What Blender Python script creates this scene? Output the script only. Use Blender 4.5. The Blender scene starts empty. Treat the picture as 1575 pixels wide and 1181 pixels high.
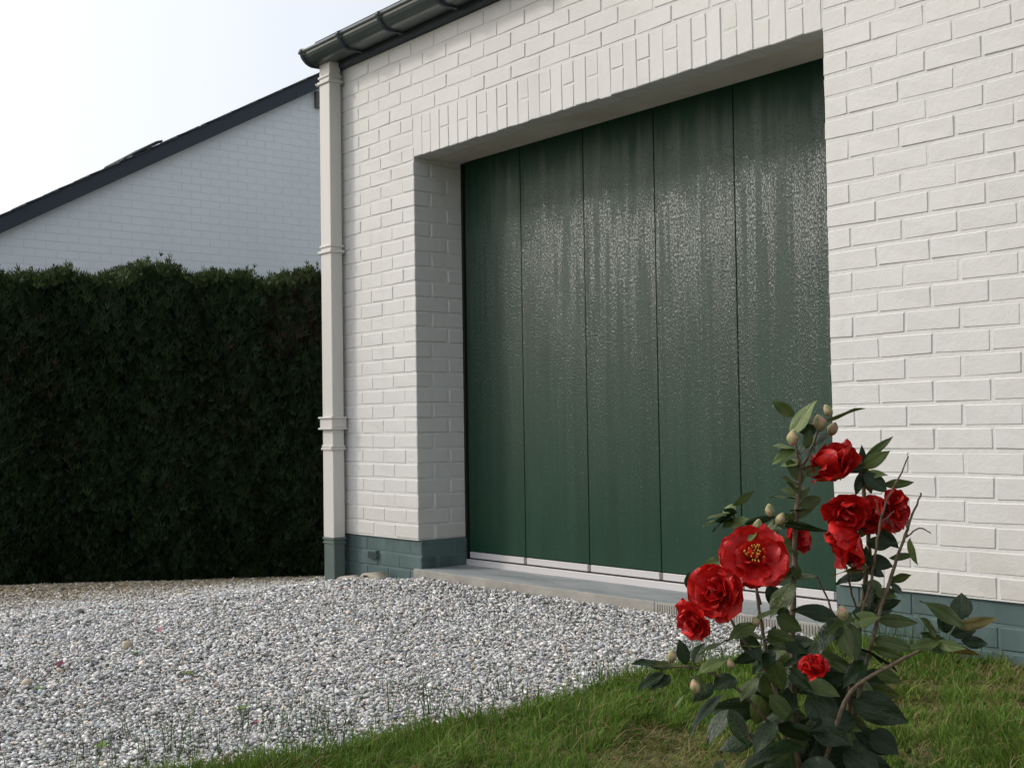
import bpy, bmesh, math, random
import numpy as np
from mathutils import Vector, Matrix, Euler
R = math.radians
random.seed(7)
rng = np.random.default_rng(11)
SC = bpy.context.scene
COL = SC.collection

# ---------------------------------------------------------------- camera
F_PX, YAW, PITCH, ROLL = 1929.5, 0.891286, 0.036336, -0.015179
CAM = Vector((5.1019, -3.5156, 0.5372))
fw = Vector((-math.sin(YAW)*math.cos(PITCH), math.cos(YAW)*math.cos(PITCH), math.sin(PITCH)))
rt = Vector((math.cos(YAW), math.sin(YAW), 0))
up = rt.cross(fw)
rt, up = rt*math.cos(ROLL)+up*math.sin(ROLL), up*math.cos(ROLL)-rt*math.sin(ROLL)
cam = bpy.data.cameras.new('camera')
cam.sensor_width = 36.0
cam.lens = 36.0*F_PX/1575.0
cam.clip_start = 0.05
cam.clip_end = 3000
camo = bpy.data.objects.new('camera', cam)
COL.objects.link(camo)
M = Matrix((rt, up, -fw)).transposed().to_4x4()
M.translation = CAM
camo.matrix_world = M
SC.camera = camo

# ---------------------------------------------------------------- sky and sun
VEIL_BASE, VEIL_FWD = 4.2, 11.2
SUN_AZ, SUN_EL = 48.0, 36.0        # degrees from the wall normal towards the hedge / above the horizon
sd = Vector((-math.sin(R(SUN_AZ))*math.cos(R(SUN_EL)), -math.cos(R(SUN_AZ))*math.cos(R(SUN_EL)), math.sin(R(SUN_EL))))
w = bpy.data.worlds.new('World'); SC.world = w; w.use_nodes = True
nt = w.node_tree
bg = nt.nodes['Background']
sky = nt.nodes.new('ShaderNodeTexSky'); sky.sky_type = 'NISHITA'
sky.sun_disc = False
sky.sun_elevation = R(SUN_EL)
sky.sun_rotation = math.atan2(sd.x, sd.y) % (2*math.pi)
sky.altitude = 50; sky.air_density = 1.0; sky.dust_density = 4.0; sky.ozone_density = 1.2
# thin even cloud veil over the whole sky; like all thin cloud it scatters forward, so it is brighter round the sun
tc = nt.nodes.new('ShaderNodeTexCoord')
dot = nt.nodes.new('ShaderNodeVectorMath'); dot.operation = 'DOT_PRODUCT'
nt.links.new(tc.outputs['Generated'], dot.inputs[0]); dot.inputs[1].default_value = sd
def wm(op, a_, b_):
    x = nt.nodes.new('ShaderNodeMath'); x.operation = op
    for i_, v_ in enumerate((a_, b_)):
        if isinstance(v_, (int, float)): x.inputs[i_].default_value = v_
        else: nt.links.new(v_, x.inputs[i_])
    return x.outputs[0]
ph_ = wm('POWER', wm('MAXIMUM', wm('MULTIPLY', wm('ADD', dot.outputs['Value'], 1.0), .5), 0.0), 2.6)
amt = wm('ADD', wm('MULTIPLY', ph_, VEIL_FWD), VEIL_BASE)
vc = nt.nodes.new('ShaderNodeVectorMath'); vc.operation = 'SCALE'; vc.inputs[0].default_value = (1.0, .995, .985)
nt.links.new(amt, vc.inputs['Scale'])
veil = nt.nodes.new('ShaderNodeMix'); veil.data_type = 'RGBA'; veil.blend_type = 'ADD'
veil.inputs[0].default_value = 1.0
nt.links.new(sky.outputs[0], veil.inputs[6]); nt.links.new(vc.outputs[0], veil.inputs[7])
nt.links.new(veil.outputs[2], bg.inputs[0])
bg.inputs[1].default_value = 0.10
sl = bpy.data.lights.new('sun', 'SUN'); sl.energy = 1.8; sl.angle = R(5.0); sl.color = (1.0, 0.955, 0.90)
so = bpy.data.objects.new('sun', sl); COL.objects.link(so)
so.rotation_euler = sd.to_track_quat('Z', 'Y').to_euler(); so.location = (-6, -8, 9)
vs = SC.view_settings
vs.view_transform = 'Standard'; vs.look = 'None'; vs.gamma = 1; vs.use_curve_mapping = False
vs.exposure = -0.36

# ---------------------------------------------------------------- material helpers
class NT:
    def __init__(self, name, color=(.5,.5,.5), rough=.6, spec=.5, metal=0):
        self.m = bpy.data.materials.new(name); self.m.use_nodes = True
        self.t = self.m.node_tree; self.b = self.t.nodes['Principled BSDF']
        self.b.inputs['Base Color'].default_value = (*color, 1)
        self.b.inputs['Roughness'].default_value = rough
        self.b.inputs['Specular IOR Level'].default_value = spec
        self.b.inputs['Metallic'].default_value = metal
        self._co = {}
    def n(self, typ, **kw):
        x = self.t.nodes.new(typ)
        for k, v in kw.items():
            if k in x.inputs.keys() if isinstance(k, str) else False: x.inputs[k].default_value = v
            else: setattr(x, k, v)
        return x
    def l(self, a, b): self.t.links.new(a, b)
    def pos(self, scale=(1,1,1), obj=False):
        k = (scale, obj)
        if k not in self._co:
            if obj: s = self.n('ShaderNodeTexCoord').outputs['Object']
            else: s = self.n('ShaderNodeNewGeometry').outputs['Position']
            mp = self.n('ShaderNodeMapping'); mp.inputs['Scale'].default_value = scale
            self.l(s, mp.inputs[0]); self._co[k] = mp.outputs[0]
        return self._co[k]
    def noise(self, s, detail=3, scale=(1,1,1), rough=.55, obj=False, dist=0):
        x = self.n('ShaderNodeTexNoise'); x.inputs['Scale'].default_value = s; x.inputs['Detail'].default_value = detail
        x.inputs['Roughness'].default_value = rough; x.inputs['Distortion'].default_value = dist
        self.l(self.pos(scale, obj), x.inputs['Vector']); return x.outputs['Fac']
    def ramp(self, fac, stops):
        x = self.n('ShaderNodeValToRGB'); e = x.color_ramp.elements
        while len(e) < len(stops): e.new(.5)
        for q, (p, c) in zip(e, stops):
            q.position = p; q.color = (*c, 1) if len(c) == 3 else c
        self.l(fac, x.inputs[0]); return x.outputs[0]
    def maprange(self, fac, a, b, c, d):
        x = self.n('ShaderNodeMapRange'); x.inputs[1].default_value=a; x.inputs[2].default_value=b
        x.inputs[3].default_value=c; x.inputs[4].default_value=d
        self.l(fac, x.inputs[0]); return x.outputs[0]
    def math(self, op, a, b):
        x = self.n('ShaderNodeMath'); x.operation = op
        for i, v in enumerate((a, b)):
            if isinstance(v, (int, float)): x.inputs[i].default_value = v
            else: self.l(v, x.inputs[i])
        return x.outputs[0]
    def mix(self, fac, a, b, mode='MIX'):
        x = self.n('ShaderNodeMix'); x.data_type = 'RGBA'; x.blend_type = mode
        for s, v in ((x.inputs[0], fac), (x.inputs[6], a), (x.inputs[7], b)):
            if isinstance(v, (int, float)): s.default_value = v
            elif isinstance(v, tuple): s.default_value = (*v, 1)
            else: self.l(v, s)
        return x.outputs[2]
    def color(self, s): self.l(s, self.b.inputs['Base Color'])
    def rough(self, s): self.l(s, self.b.inputs['Roughness'])
    def bump(self, *hs):   # (socket, strength, distance)
        prev = None
        for s, st, d in hs:
            x = self.n('ShaderNodeBump'); x.inputs['Strength'].default_value = st; x.inputs['Distance'].default_value = d
            self.l(s, x.inputs['Height'])
            if prev: self.l(prev, x.inputs['Normal'])
            prev = x.outputs[0]
        self.l(prev, self.b.inputs['Normal'])
    def attr(self, name='col'):
        x = self.n('ShaderNodeAttribute'); x.attribute_name = name; return x.outputs['Color']
    def translucent(self, colsock, f):
        tr = self.n('ShaderNodeBsdfTranslucent'); self.l(colsock, tr.inputs[0])
        mx = self.n('ShaderNodeMixShader'); mx.inputs[0].default_value = f
        out = self.t.nodes['Material Output']
        self.l(self.b.outputs[0], mx.inputs[1]); self.l(tr.outputs[0], mx.inputs[2]); self.l(mx.outputs[0], out.inputs[0])

MT = {}
a = NT('white_paint', (.8,.79,.765), .5, .4)
base = a.ramp(a.noise(1.7, 5, (1,1,.45)), [(.26,(.525,.52,.50)),(.4,(.575,.575,.558)),(.62,(.61,.61,.594))])
sp = a.n('ShaderNodeSeparateXYZ'); a.l(a.n('ShaderNodeNewGeometry').outputs['Position'], sp.inputs[0])
rain = a.maprange(a.noise(1.0, 4, (9,9,.5), .6), .56, .76, 0, .16)      # faint rain streaks
spl = a.maprange(a.math('ADD', sp.outputs[2], a.math('MULTIPLY', a.math('SUBTRACT', a.noise(9, 5), .5), .5)), .0, .28, .3, 0)   # soil splashed up from the ground
a.color(a.mix(spl, a.mix(rain, base, (.40,.40,.37)), (.42,.38,.31)))
a.bump((a.noise(17, 5, rough=.65), .55, .005), (a.noise(120, 3), .35, .0016), (a.maprange(a.noise(75, 2), .66, .74, 1, 0), .5, .0016)); MT['paint'] = a.m
a = NT('white_joint', (.60,.60,.583), .6, .3)
a.bump((a.noise(60, 4), .6, .004)); MT['joint'] = a.m
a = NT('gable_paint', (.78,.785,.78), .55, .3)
a.color(a.ramp(a.noise(1.2, 5), [(.3,(.79,.845,.88)),(.65,(.84,.895,.93))]))  # blue skylight on this shaded wall is mixed into the paint colour
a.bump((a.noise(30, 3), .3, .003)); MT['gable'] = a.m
a = NT('gable_joint', (.77,.82,.855), .7, .2); MT['gable_joint'] = a.m  # joints carry the same painted-in skylight blue
a = NT('plinth_paint', (.09,.14,.135), .65, .22)
a.color(a.ramp(a.noise(7, 6, (1,1,.35)), [(.3,(.06,.09,.092)),(.55,(.08,.122,.12)),(.8,(.115,.165,.16))]))
a.bump((a.noise(30, 4), .35, .004), (a.noise(160, 3), .3, .0015)); MT['plinth'] = a.m
a = NT('plinth_joint', (.085,.13,.127), .5, .4); a.bump((a.noise(60, 4), .6, .004)); MT['plinth_joint'] = a.m

# door: dark green paint over a grained, wet looking embossed sheet
a = NT('door_paint', (.016,.042,.028), .3, .5)
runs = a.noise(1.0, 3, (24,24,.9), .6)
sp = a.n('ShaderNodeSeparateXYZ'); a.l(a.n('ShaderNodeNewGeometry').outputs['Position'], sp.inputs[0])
# rain beads on the sheet below the shelter of the lintel, thinner along dried runs; height and side fades paint in the sheen
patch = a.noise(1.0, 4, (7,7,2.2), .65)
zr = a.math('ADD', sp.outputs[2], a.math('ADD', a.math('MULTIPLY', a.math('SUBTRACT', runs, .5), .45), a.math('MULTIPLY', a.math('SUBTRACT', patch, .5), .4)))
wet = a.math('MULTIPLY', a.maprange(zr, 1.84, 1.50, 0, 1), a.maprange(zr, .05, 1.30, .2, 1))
sheen_zone = wet
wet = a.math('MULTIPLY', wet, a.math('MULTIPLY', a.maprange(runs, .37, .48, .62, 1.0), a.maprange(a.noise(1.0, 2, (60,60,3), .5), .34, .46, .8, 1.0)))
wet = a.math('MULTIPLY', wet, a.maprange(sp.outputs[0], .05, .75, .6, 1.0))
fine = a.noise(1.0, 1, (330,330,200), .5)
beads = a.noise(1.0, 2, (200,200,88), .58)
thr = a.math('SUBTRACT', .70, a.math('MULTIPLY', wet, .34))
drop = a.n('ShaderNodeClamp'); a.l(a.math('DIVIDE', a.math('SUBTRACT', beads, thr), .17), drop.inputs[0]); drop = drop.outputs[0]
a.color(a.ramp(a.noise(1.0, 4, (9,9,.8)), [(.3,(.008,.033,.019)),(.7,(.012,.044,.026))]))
a.rough(a.maprange(sheen_zone, 0, 1, .5, .44)); a.l(a.maprange(sheen_zone, 0, 1, .12, .6), a.b.inputs['Specular IOR Level'])
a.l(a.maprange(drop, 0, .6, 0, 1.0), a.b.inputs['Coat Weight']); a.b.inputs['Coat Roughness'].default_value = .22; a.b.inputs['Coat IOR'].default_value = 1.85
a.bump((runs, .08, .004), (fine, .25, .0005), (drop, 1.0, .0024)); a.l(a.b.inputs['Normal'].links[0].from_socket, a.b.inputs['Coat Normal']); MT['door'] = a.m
a = NT('black_rubber', (.008,.01,.01), .6, .3); MT['black'] = a.m
a = NT('aluminium', (.54,.525,.53), .42, .5, .15); a.bump((a.noise(1, 2, (2,2,120)), .1, .001)); MT['alu'] = a.m
a = NT('dull_metal', (.16,.155,.155), .6, .3, .2); MT['dull'] = a.m
a = NT('step_concrete', (.3,.29,.26), .75, .3)
tp = a.ramp(a.noise(3.2, 6, (.6,2.2,1), .65), [(.32,(.17,.19,.195)),(.5,(.25,.275,.28)),(.68,(.33,.34,.335))])
fr = a.ramp(a.noise(7, 6, (1,1,2)), [(.3,(.23,.22,.20)),(.7,(.35,.335,.30))])
sep = a.n('ShaderNodeSeparateXYZ'); g = a.n('ShaderNodeNewGeometry'); a.l(g.outputs['Normal'], sep.inputs[0])
a.color(a.mix(a.maprange(sep.outputs[2], .4, .9, 0, 1), fr, tp))
a.bump((a.noise(60, 6), .4, .004)); MT['step'] = a.m
a = NT('zinc_paint', (.06,.075,.07), .28, .8)
a.color(a.ramp(a.noise(9, 5, (.5,2,2)), [(.3,(.06,.078,.076)),(.7,(.095,.118,.115))])); MT['gutter'] = a.m
a = NT('fascia_paint', (.033,.044,.060), .55, .4); a.bump((a.noise(40, 3, (.2,1,1)), .2, .002)); MT['fascia'] = a.m
a = NT('downpipe_paint', (.77,.745,.70), .45, .4)
a.color(a.ramp(a.noise(4, 5, (1,1,.3)), [(.3,(.53,.515,.48)),(.65,(.59,.575,.55))])); a.bump((a.noise(40,3),.1,.002)); MT['pipe'] = a.m
a = NT('downpipe_green', (.1,.135,.125), .45, .4)
a.color(a.ramp(a.noise(6, 5, (1,1,.3)), [(.3,(.08,.11,.1)),(.7,(.125,.165,.15))])); MT['pipe_green'] = a.m
a = NT('roof_tile', (.04,.045,.05), .7, .3)
def wv(d, sc):
    x = a.n('ShaderNodeTexWave'); x.wave_type='BANDS'; x.bands_direction=d; x.wave_profile='SAW' if d == 'Y' else 'SIN'; x.inputs['Scale'].default_value = sc; a.l(a.pos(), x.inputs['Vector']); return x.outputs['Fac']
a.bump((wv('Y', .95), 1, .03), (wv('X', 1.05), 1, .03), (a.noise(30,4),.4,.004)); MT['tile'] = a.m
a = NT('soffit_paint', (.72,.70,.66), .6, .3)
a.color(a.ramp(a.noise(5, 6), [(.3,(.52,.48,.40)),(.7,(.63,.60,.53))])); a.bump((a.noise(22,5),.5,.006)); MT['soffit'] = a.m
a = NT('old_clay', (.32,.29,.24), .8, .2); a.color(a.ramp(a.noise(18,5), [(.3,(.22,.2,.16)),(.7,(.42,.39,.33))])); a.bump((a.noise(60,4),.5,.003)); MT['clay'] = a.m
# ground
a = NT('gravel_bed', (.22,.22,.21), .9, .2)
a.color(a.ramp(a.noise(70, 5), [(.3,(.07,.062,.048)),(.6,(.14,.125,.10)),(.8,(.26,.245,.21))])); a.bump((a.noise(90,4),1,.01)); MT['gravelbed'] = a.m
a = NT('limestone', (.45,.45,.45), .75, .3)
a.color(a.mix(a.maprange(a.noise(150, 4), .3, .7, 0, 1), a.attr(), a.mix(1.0, a.attr(), (1.25,1.25,1.27), 'MULTIPLY')))
a.bump((a.noise(300, 3), .5, .001)); MT['stone'] = a.m
a = NT('lawn_soil', (.08,.075,.04), .95, .1)
a.color(a.ramp(a.noise(26, 6), [(.3,(.035,.04,.015)),(.5,(.085,.085,.035)),(.72,(.2,.17,.09))])); a.bump((a.noise(80,5),1,.012)); MT['lawn'] = a.m
a = NT('grass_blade', (.06,.12,.025), .55, .15); c = a.attr(); a.color(c); a.translucent(c, .3); MT['grass'] = a.m
a = NT('earth', (.1,.1,.06), .95, .1)
a.color(a.ramp(a.noise(.6, 6), [(.35,(.06,.075,.03)),(.65,(.12,.12,.06))])); MT['earth'] = a.m
# hedge
a = NT('hedge_leaf', (.03,.05,.018), .6, .25); c = a.attr(); a.color(c); a.translucent(c, .15); MT['hedge'] = a.m
a = NT('hedge_twig', (.035,.028,.02), .9, .1); a.color(a.ramp(a.noise(20,5), [(.35,(.012,.016,.009)),(.7,(.04,.034,.022))])); MT['twig'] = a.m
# camellia
def leaf_mat(name, c0, c1, rough):
    a = NT(name, c0, rough, .28)
    v = a.n('ShaderNodeTexCoord'); s = a.n('ShaderNodeSeparateXYZ'); a.l(v.outputs['Object'], s.inputs[0])
    rib = a.math('ABSOLUTE', s.outputs[0], 0)
    base = a.ramp(a.noise(2.5, 4, obj=True), [(.3,c0),(.7,c1)])
    lite = a.mix(1.0, base, (1.9,1.8,1.6), 'MULTIPLY')
    col = a.mix(a.maprange(rib, .006, .022, 1, 0), base, lite)
    a.color(col); a.translucent(col, .18)
    vein = a.n('ShaderNodeTexWave'); vein.wave_type='BANDS'; vein.bands_direction='Y'; vein.inputs['Scale'].default_value=3.2; vein.inputs['Distortion'].default_value=1.5
    a.l(v.outputs['Object'], vein.inputs[0])
    a.bump((vein.outputs['Fac'], .03, .01), (a.noise(9,3,obj=True), .2, .03)); return a.m
MT['leaf0'] = leaf_mat('camellia_leaf_dark', (.010,.023,.008), (.024,.047,.015), .32)
MT['leaf1'] = leaf_mat('camellia_leaf_mid', (.045,.068,.017), (.075,.105,.028), .34)
MT['leaf2'] = leaf_mat('camellia_leaf_pale', (.095,.14,.042), (.15,.20,.07), .4)
MT['leaf3'] = leaf_mat('camellia_leaf_yellowing', (.085,.080,.022), (.15,.115,.03), .42)
a = NT('camellia_stem', (.11,.085,.055), .75, .2)
a.color(a.ramp(a.noise(90,4), [(.3,(.07,.05,.035)),(.7,(.19,.15,.10))])); a.bump((a.noise(160,3),.4,.001)); MT['stem'] = a.m
a = NT('camellia_petal', (.45,.008,.014), .45, .3)
nz = a.noise(3.0, 4, obj=True)
c = a.ramp(nz, [(.28,(.27,.003,.004)),(.5,(.50,.008,.008)),(.68,(.64,.022,.016))])
c = a.mix(a.maprange(a.noise(2.2, 5, (2.5,.8,1), obj=True), .62, .74, 0, .6), c, (.75,.30,.22))
a.color(c); a.translucent(c, .2); a.bump((a.noise(3.5,2,(2,.6,1),obj=True),.12,.05)); MT['petal'] = a.m
a = NT('stamen', (.62,.34,.05), .6, .3); MT['stamen'] = a.m
a = NT('bud', (.3,.25,.12), .55, .3)
a.color(a.ramp(a.noise(1.3, 4, (1,1,.6), obj=True), [(.32,(.12,.15,.05)),(.48,(.25,.24,.11)),(.6,(.42,.30,.19)),(.72,(.50,.12,.10))])); MT['bud'] = a.m
a = NT('pink_petal', (.24,.075,.10), .5, .3); MT['pinkpetal'] = a.m
a = NT('beige_pebble', (.5,.42,.3), .7, .3); a.color(a.ramp(a.noise(40,4),[(.3,(.4,.33,.22)),(.7,(.58,.5,.38))])); MT['pebble'] = a.m
a = NT('dark_stone', (.07,.07,.065), .7, .3); MT['darkstone'] = a.m
a = NT('weed_leaf', (.10,.17,.03), .5, .3); MT['weed'] = a.m

# ---------------------------------------------------------------- object helpers
def link(o, parent=None):
    COL.objects.link(o)
    if parent is not None: o.parent = parent
    return o
def empty(name, label, cat, loc=(0,0,0), rz=0, group=None):
    o = bpy.data.objects.new(name, None); o.empty_display_size = .1
    o.location = loc; o.rotation_euler = (0,0,rz); o['label'] = label; o['category'] = cat
    if group: o['group'] = group
    return link(o)
def obj(name, me, parent=None, loc=None, rot=None, scale=None):
    o = bpy.data.objects.new(name, me)
    if loc is not None: o.location = loc
    if rot is not None: o.rotation_euler = rot
    if scale is not None: o.scale = scale
    return link(o, parent)
def mesh(name, V, Fc, mat, smooth=False):
    me = bpy.data.meshes.new(name); me.from_pydata([tuple(v) for v in V], [], Fc)
    me.materials.append(MT[mat]); 
    if smooth: me.polygons.foreach_set('use_smooth', [True]*len(me.polygons))
    me.update(); return me
def npmesh(name, V, T, mat, col=None, smooth=False):
    me = bpy.data.meshes.new(name); V = np.asarray(V, np.float32); T = np.asarray(T, np.int32)
    me.vertices.add(len(V)); me.vertices.foreach_set('co', V.ravel())
    me.loops.add(T.size); me.loops.foreach_set('vertex_index', T.ravel())
    me.polygons.add(len(T)); me.polygons.foreach_set('loop_start', np.arange(0, T.size, 3, dtype=np.int32))
    me.polygons.foreach_set('loop_total', np.full(len(T), 3, np.int32))
    if smooth: me.polygons.foreach_set('use_smooth', np.ones(len(T), bool))
    me.update(calc_edges=True)
    if col is not None:
        at = me.color_attributes.new('col', 'FLOAT_COLOR', 'POINT')
        c4 = np.ones((len(V), 4), np.float32); c4[:, :3] = col; at.data.foreach_set('color', c4.ravel())
    me.materials.append(MT[mat]); return me
def box_bm(bm, x0, x1, y0, y1, z0, z1, bev=0, jit=0, seg=1, rnd=random):
    r = bmesh.ops.create_cube(bm, size=1)
    vs_ = r['verts']
    for v in vs_:
        v.co = Vector((x0+(v.co.x+.5)*(x1-x0), y0+(v.co.y+.5)*(y1-y0), z0+(v.co.z+.5)*(z1-z0)))
        if jit: v.co += Vector((rnd.uniform(-jit,jit), rnd.uniform(-jit,jit)*.5, rnd.uniform(-jit,jit)))
    if bev:
        es = list({e for v in vs_ for e in v.link_edges})
        bmesh.ops.bevel(bm, geom=es, offset=bev, segments=seg, affect='EDGES', profile=.6)
def bm_mesh(name, bm, mat, smooth=False):
    me = bpy.data.meshes.new(name); bm.to_mesh(me); bm.free(); me.materials.append(MT[mat])
    if smooth: me.polygons.foreach_set('use_smooth', [True]*len(me.polygons))
    return me
def box(name, x0, x1, y0, y1, z0, z1, mat, parent=None, bev=0, seg=1):
    bm = bmesh.new(); box_bm(bm, x0, x1, y0, y1, z0, z1, bev, 0, seg); return obj(name, bm_mesh(name, bm, mat), parent)
def tube(pts, radii, n=8):
    pts = [Vector(p) for p in pts]; V = []; Fc = []
    for i, p in enumerate(pts):
        d = (pts[min(i+1, len(pts)-1)]-pts[max(i-1, 0)]).normalized()
        a_ = d.orthogonal().normalized() if i == 0 else (pa - d*pa.dot(d)).normalized()
        pa = a_; b_ = d.cross(a_)
        for k in range(n):
            t = 2*math.pi*k/n; V.append(p+(a_*math.cos(t)+b_*math.sin(t))*radii[i])
    for i in range(len(pts)-1):
        for k in range(n): Fc.append((i*n+k, i*n+(k+1)%n, (i+1)*n+(k+1)%n, (i+1)*n+k))
    Fc.append(tuple(range(n-1,-1,-1))); Fc.append(tuple(range((len(pts)-1)*n, len(pts)*n)))
    return V, Fc
def smoothpts(pts, sub=4):
    P = [Vector(p) for p in pts]; out = []
    for i in range(len(P)-1):
        p0 = P[max(i-1,0)]; p1 = P[i]; p2 = P[i+1]; p3 = P[min(i+2,len(P)-1)]
        for k in range(sub):
            t = k/sub
            out.append(.5*((2*p1)+(p2-p0)*t+(2*p0-5*p1+4*p2-p3)*t*t+(3*p1-p0-3*p2+p3)*t**3))
    out.append(P[-1]); return out
def in_view(P, mx=1.25, my=1.25):
    d = np.asarray(P, float)-np.array(CAM); Z = d@np.array(fw)
    X = F_PX*(d@np.array(rt))/np.maximum(Z, .01); Y = F_PX*(d@np.array(up))/np.maximum(Z, .01)
    return (Z > .2) & (np.abs(X) < 787.5*mx) & (np.abs(Y) < 590.5*my), Z
def wob(x, y, s=1.0, seed=0):
    return (np.sin(x*2.1*s+seed)+np.sin(y*2.7*s+1.3+seed*2)+np.sin((x+y)*4.3*s+.7*seed)+.7*np.sin((x-1.6*y)*7.1*s+2*seed)+.5*np.sin((1.7*x+y)*13.*s+seed))/4.2
def ss(x, a_, b_):
    t = np.clip((x-a_)/(b_-a_), 0, 1); return t*t*(3-2*t)

# ---------------------------------------------------------------- ground
def gz(x, y):      # gravel drive: falls away towards the hedge, heaped against the plinth
    x = np.asarray(x, float); y = np.asarray(y, float)
    z = -.212 - .055*ss(-x, .3, .72) - .085*np.maximum(0, -.75-x) + .028*np.exp(-(y/.22)**2)*ss(x, -.15, .1) - .058*np.clip(y, -2.5, 2.2)*ss(-x, .6, 2.6)
    z = z + .012*np.exp(-((x+.2)/.3)**2-((y+.16)/.2)**2) + .012*wob(x, y, 1.1)*ss(x, -1.5, .2)*ss(-y, .2, 1.0)
    return np.maximum(z, -.68)
def edge_x(y): return 2.49 + .05*np.sin(y*3.1+.4) + .03*np.sin(y*8.3) + .07*ss(-y, 1.4, 2.3)
def lz(x, y):
    return -.205 + .02*wob(np.asarray(x, float), np.asarray(y, float), .8, 3)*1.0
def sheet(name, x0, x1, y0, y1, nx, ny, fz, mat, keep=None):
    xs = np.linspace(x0, x1, nx); ys = np.linspace(y0, y1, ny)
    X, Y = np.meshgrid(xs, ys); V = np.stack([X.ravel(), Y.ravel(), np.broadcast_to(fz(X, Y), X.shape).ravel()], 1)
    T = []
    for j in range(ny-1):
        for i in range(nx-1):
            cx = (xs[i]+xs[i+1])/2; cy = (ys[j]+ys[j+1])/2
            if keep and not keep(cx, cy): continue
            a_ = j*nx+i; T += [(a_, a_+1, a_+nx+1), (a_, a_+nx+1, a_+nx)]
    o = obj(name, npmesh(name, V, T, mat, smooth=True)); o['kind'] = 'structure'; return o
sheet('ground', -900, 900, -900, 900, 3, 3, lambda x, y: x*0-.74, 'earth')
sheet('gravel_bed', -9, 2.6, -7, 6.0, 88, 100, lambda x, y: gz(x, y)-.008, 'gravelbed', lambda x, y: not (x > -.78 and y > .06))
sheet('lawn', 2.36, 12, -9, .06, 110, 110, lambda x, y: lz(x, y)-.03*(1-ss(x, 2.36, 2.6)), 'lawn')
# ---------------------------------------------------------------- garage house
Cc = .075; W = 2.47; m_ = W/12.5; ZL = 25.25*Cc; ZT = 2.487; XL = -.80; XR = 4.6
house = empty('garage_house', 'white painted brick house with wide dark green garage door and grey gutter', 'house', (1.2, 0, -.25))
H0 = Vector((1.2, 0, -.25))
def hp(o):            # parent to the house, keep world placing
    o.parent = house; o.matrix_parent_inverse = Matrix.Translation(-H0); return o
# core behind the bricks (joint face 6 mm back) : left pier, lintel zone, right pier, body
bm = bmesh.new(); q = .0027
box_bm(bm, XL+q, -q, q, .5, 0, ZT-.002)
box_bm(bm, -q+.0005, W+q, q, .089, ZL+q, ZT-.003)
box_bm(bm, W+.0035, XR, q, .5, 0, ZT-.002)
box_bm(bm, XL+q, XL+.3, .501, 6, -.7, ZT-.002)
box_bm(bm, XL+.301, XR, 5.7, 6, -.7, ZT-.002)
box_bm(bm, XR-.3, XR-.001, .501, 5.699, -.7, ZT-.002)
wall = hp(obj('wall', bm_mesh('wall', bm, 'joint')))
bm = bmesh.new(); box_bm(bm, -.004, W+.004, .09, .42, ZL+.006, ZT-.01); hp(obj('soffit', bm_mesh('soffit', bm, 'soffit')))
# bricks
rb = random.Random(3)
def bricks_for(L, Hh, D, n, mat, jit=.0022, bev=.0034, tag='brick'):
    out = []
    for i in range(n):
        bm = bmesh.new(); box_bm(bm, -L/2, L/2, 0, D, -Hh/2, Hh/2, bev, jit, 1, rb)
        out.append(bm_mesh(tag, bm, mat))
    return out
bm_cache = {}
def variant(L, Hh, D, mat, tag):
    k = (round(L, 4), round(Hh, 4), round(D, 3), mat)
    if k not in bm_cache: bm_cache[k] = bricks_for(k[0], k[1], k[2], 9 if k[0] > .15 or k[1] > .15 else 5, mat, tag=tag)
    return rb.choice(bm_cache[k])
specs = []      # (mesh, loc, rot, kind)
def brick(x0, x1, k, D=.09, y=0.0, mat='paint', tag='brick', dz=None):
    L = x1-x0-.0065
    zc = k*Cc+.0375
    me = variant(L, .0655, D, mat, tag)
    specs.append((me, (x0+(x1-x0)/2, y+rb.uniform(-.0009, .0009), zc+rb.uniform(-.0013, .0013)),
                  (rb.uniform(-.004,.004), rb.uniform(-.006, .006), rb.uniform(-.006, .006)), tag))
def course(k, xa, xb, off):
    # stretcher bond between xa and xb, joints at xa+off+i*m_
    x = xa; nx = xa+off if off > .01 else xa+m_
    while x < xb-.02:
        e = min(nx, xb)
        if xb-e < .03: e = xb
        brick(x, e, k); x = e; nx = e+m_
for k in range(0, 33):
    odd = k % 2
    zt = (k+1)*Cc
    if k <= 25:   # left pier: quoins at the reveal
        n0 = 4
        if odd:   # header at the corner on the front, stretcher depth in the reveal
            x = -m_/2; brick(-m_/2, .0045, k, D=m_-.0095)
            for i in range(3): brick(x-m_, x, k); x -= m_
            brick(XL+.0, x, k)
            hdr = (m_, m_*1.5)
        else:
            x = -m_; brick(-m_, .0045, k, D=.09)
            for i in range(3): brick(max(x-m_, XL), x, k); x -= m_
            hdr = (m_/2, m_*1.5)
        # remaining reveal brick behind the quoin
        a_, b_ = hdr[0], .298
        L = b_-a_-.0095
        me = variant(L, .0655, .09, 'paint', 'brick')
        specs.append((me, (rb.uniform(-.001,.0015), (a_+b_)/2, k*Cc+.0375), (0, 0, math.pi/2+rb.uniform(-.004,.004)), 'brick'))
        # right pier
        if odd:
            brick(W-.001, W+m_/2, k, D=.19); course(k, W+m_/2, XR-.2, 0)
            
        else:
            brick(W-.001, W+m_, k, D=.09); course(k, W+m_, XR-.2, 0)
    elif k < 28:
        course(k, XL, -.003, m_/2 if odd else 0)
        course(k, W+.003, XR-.2, m_/2 if odd else 0)
    else:
        course(k, XL, XR-.2, m_/2 if odd else 0)
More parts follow.
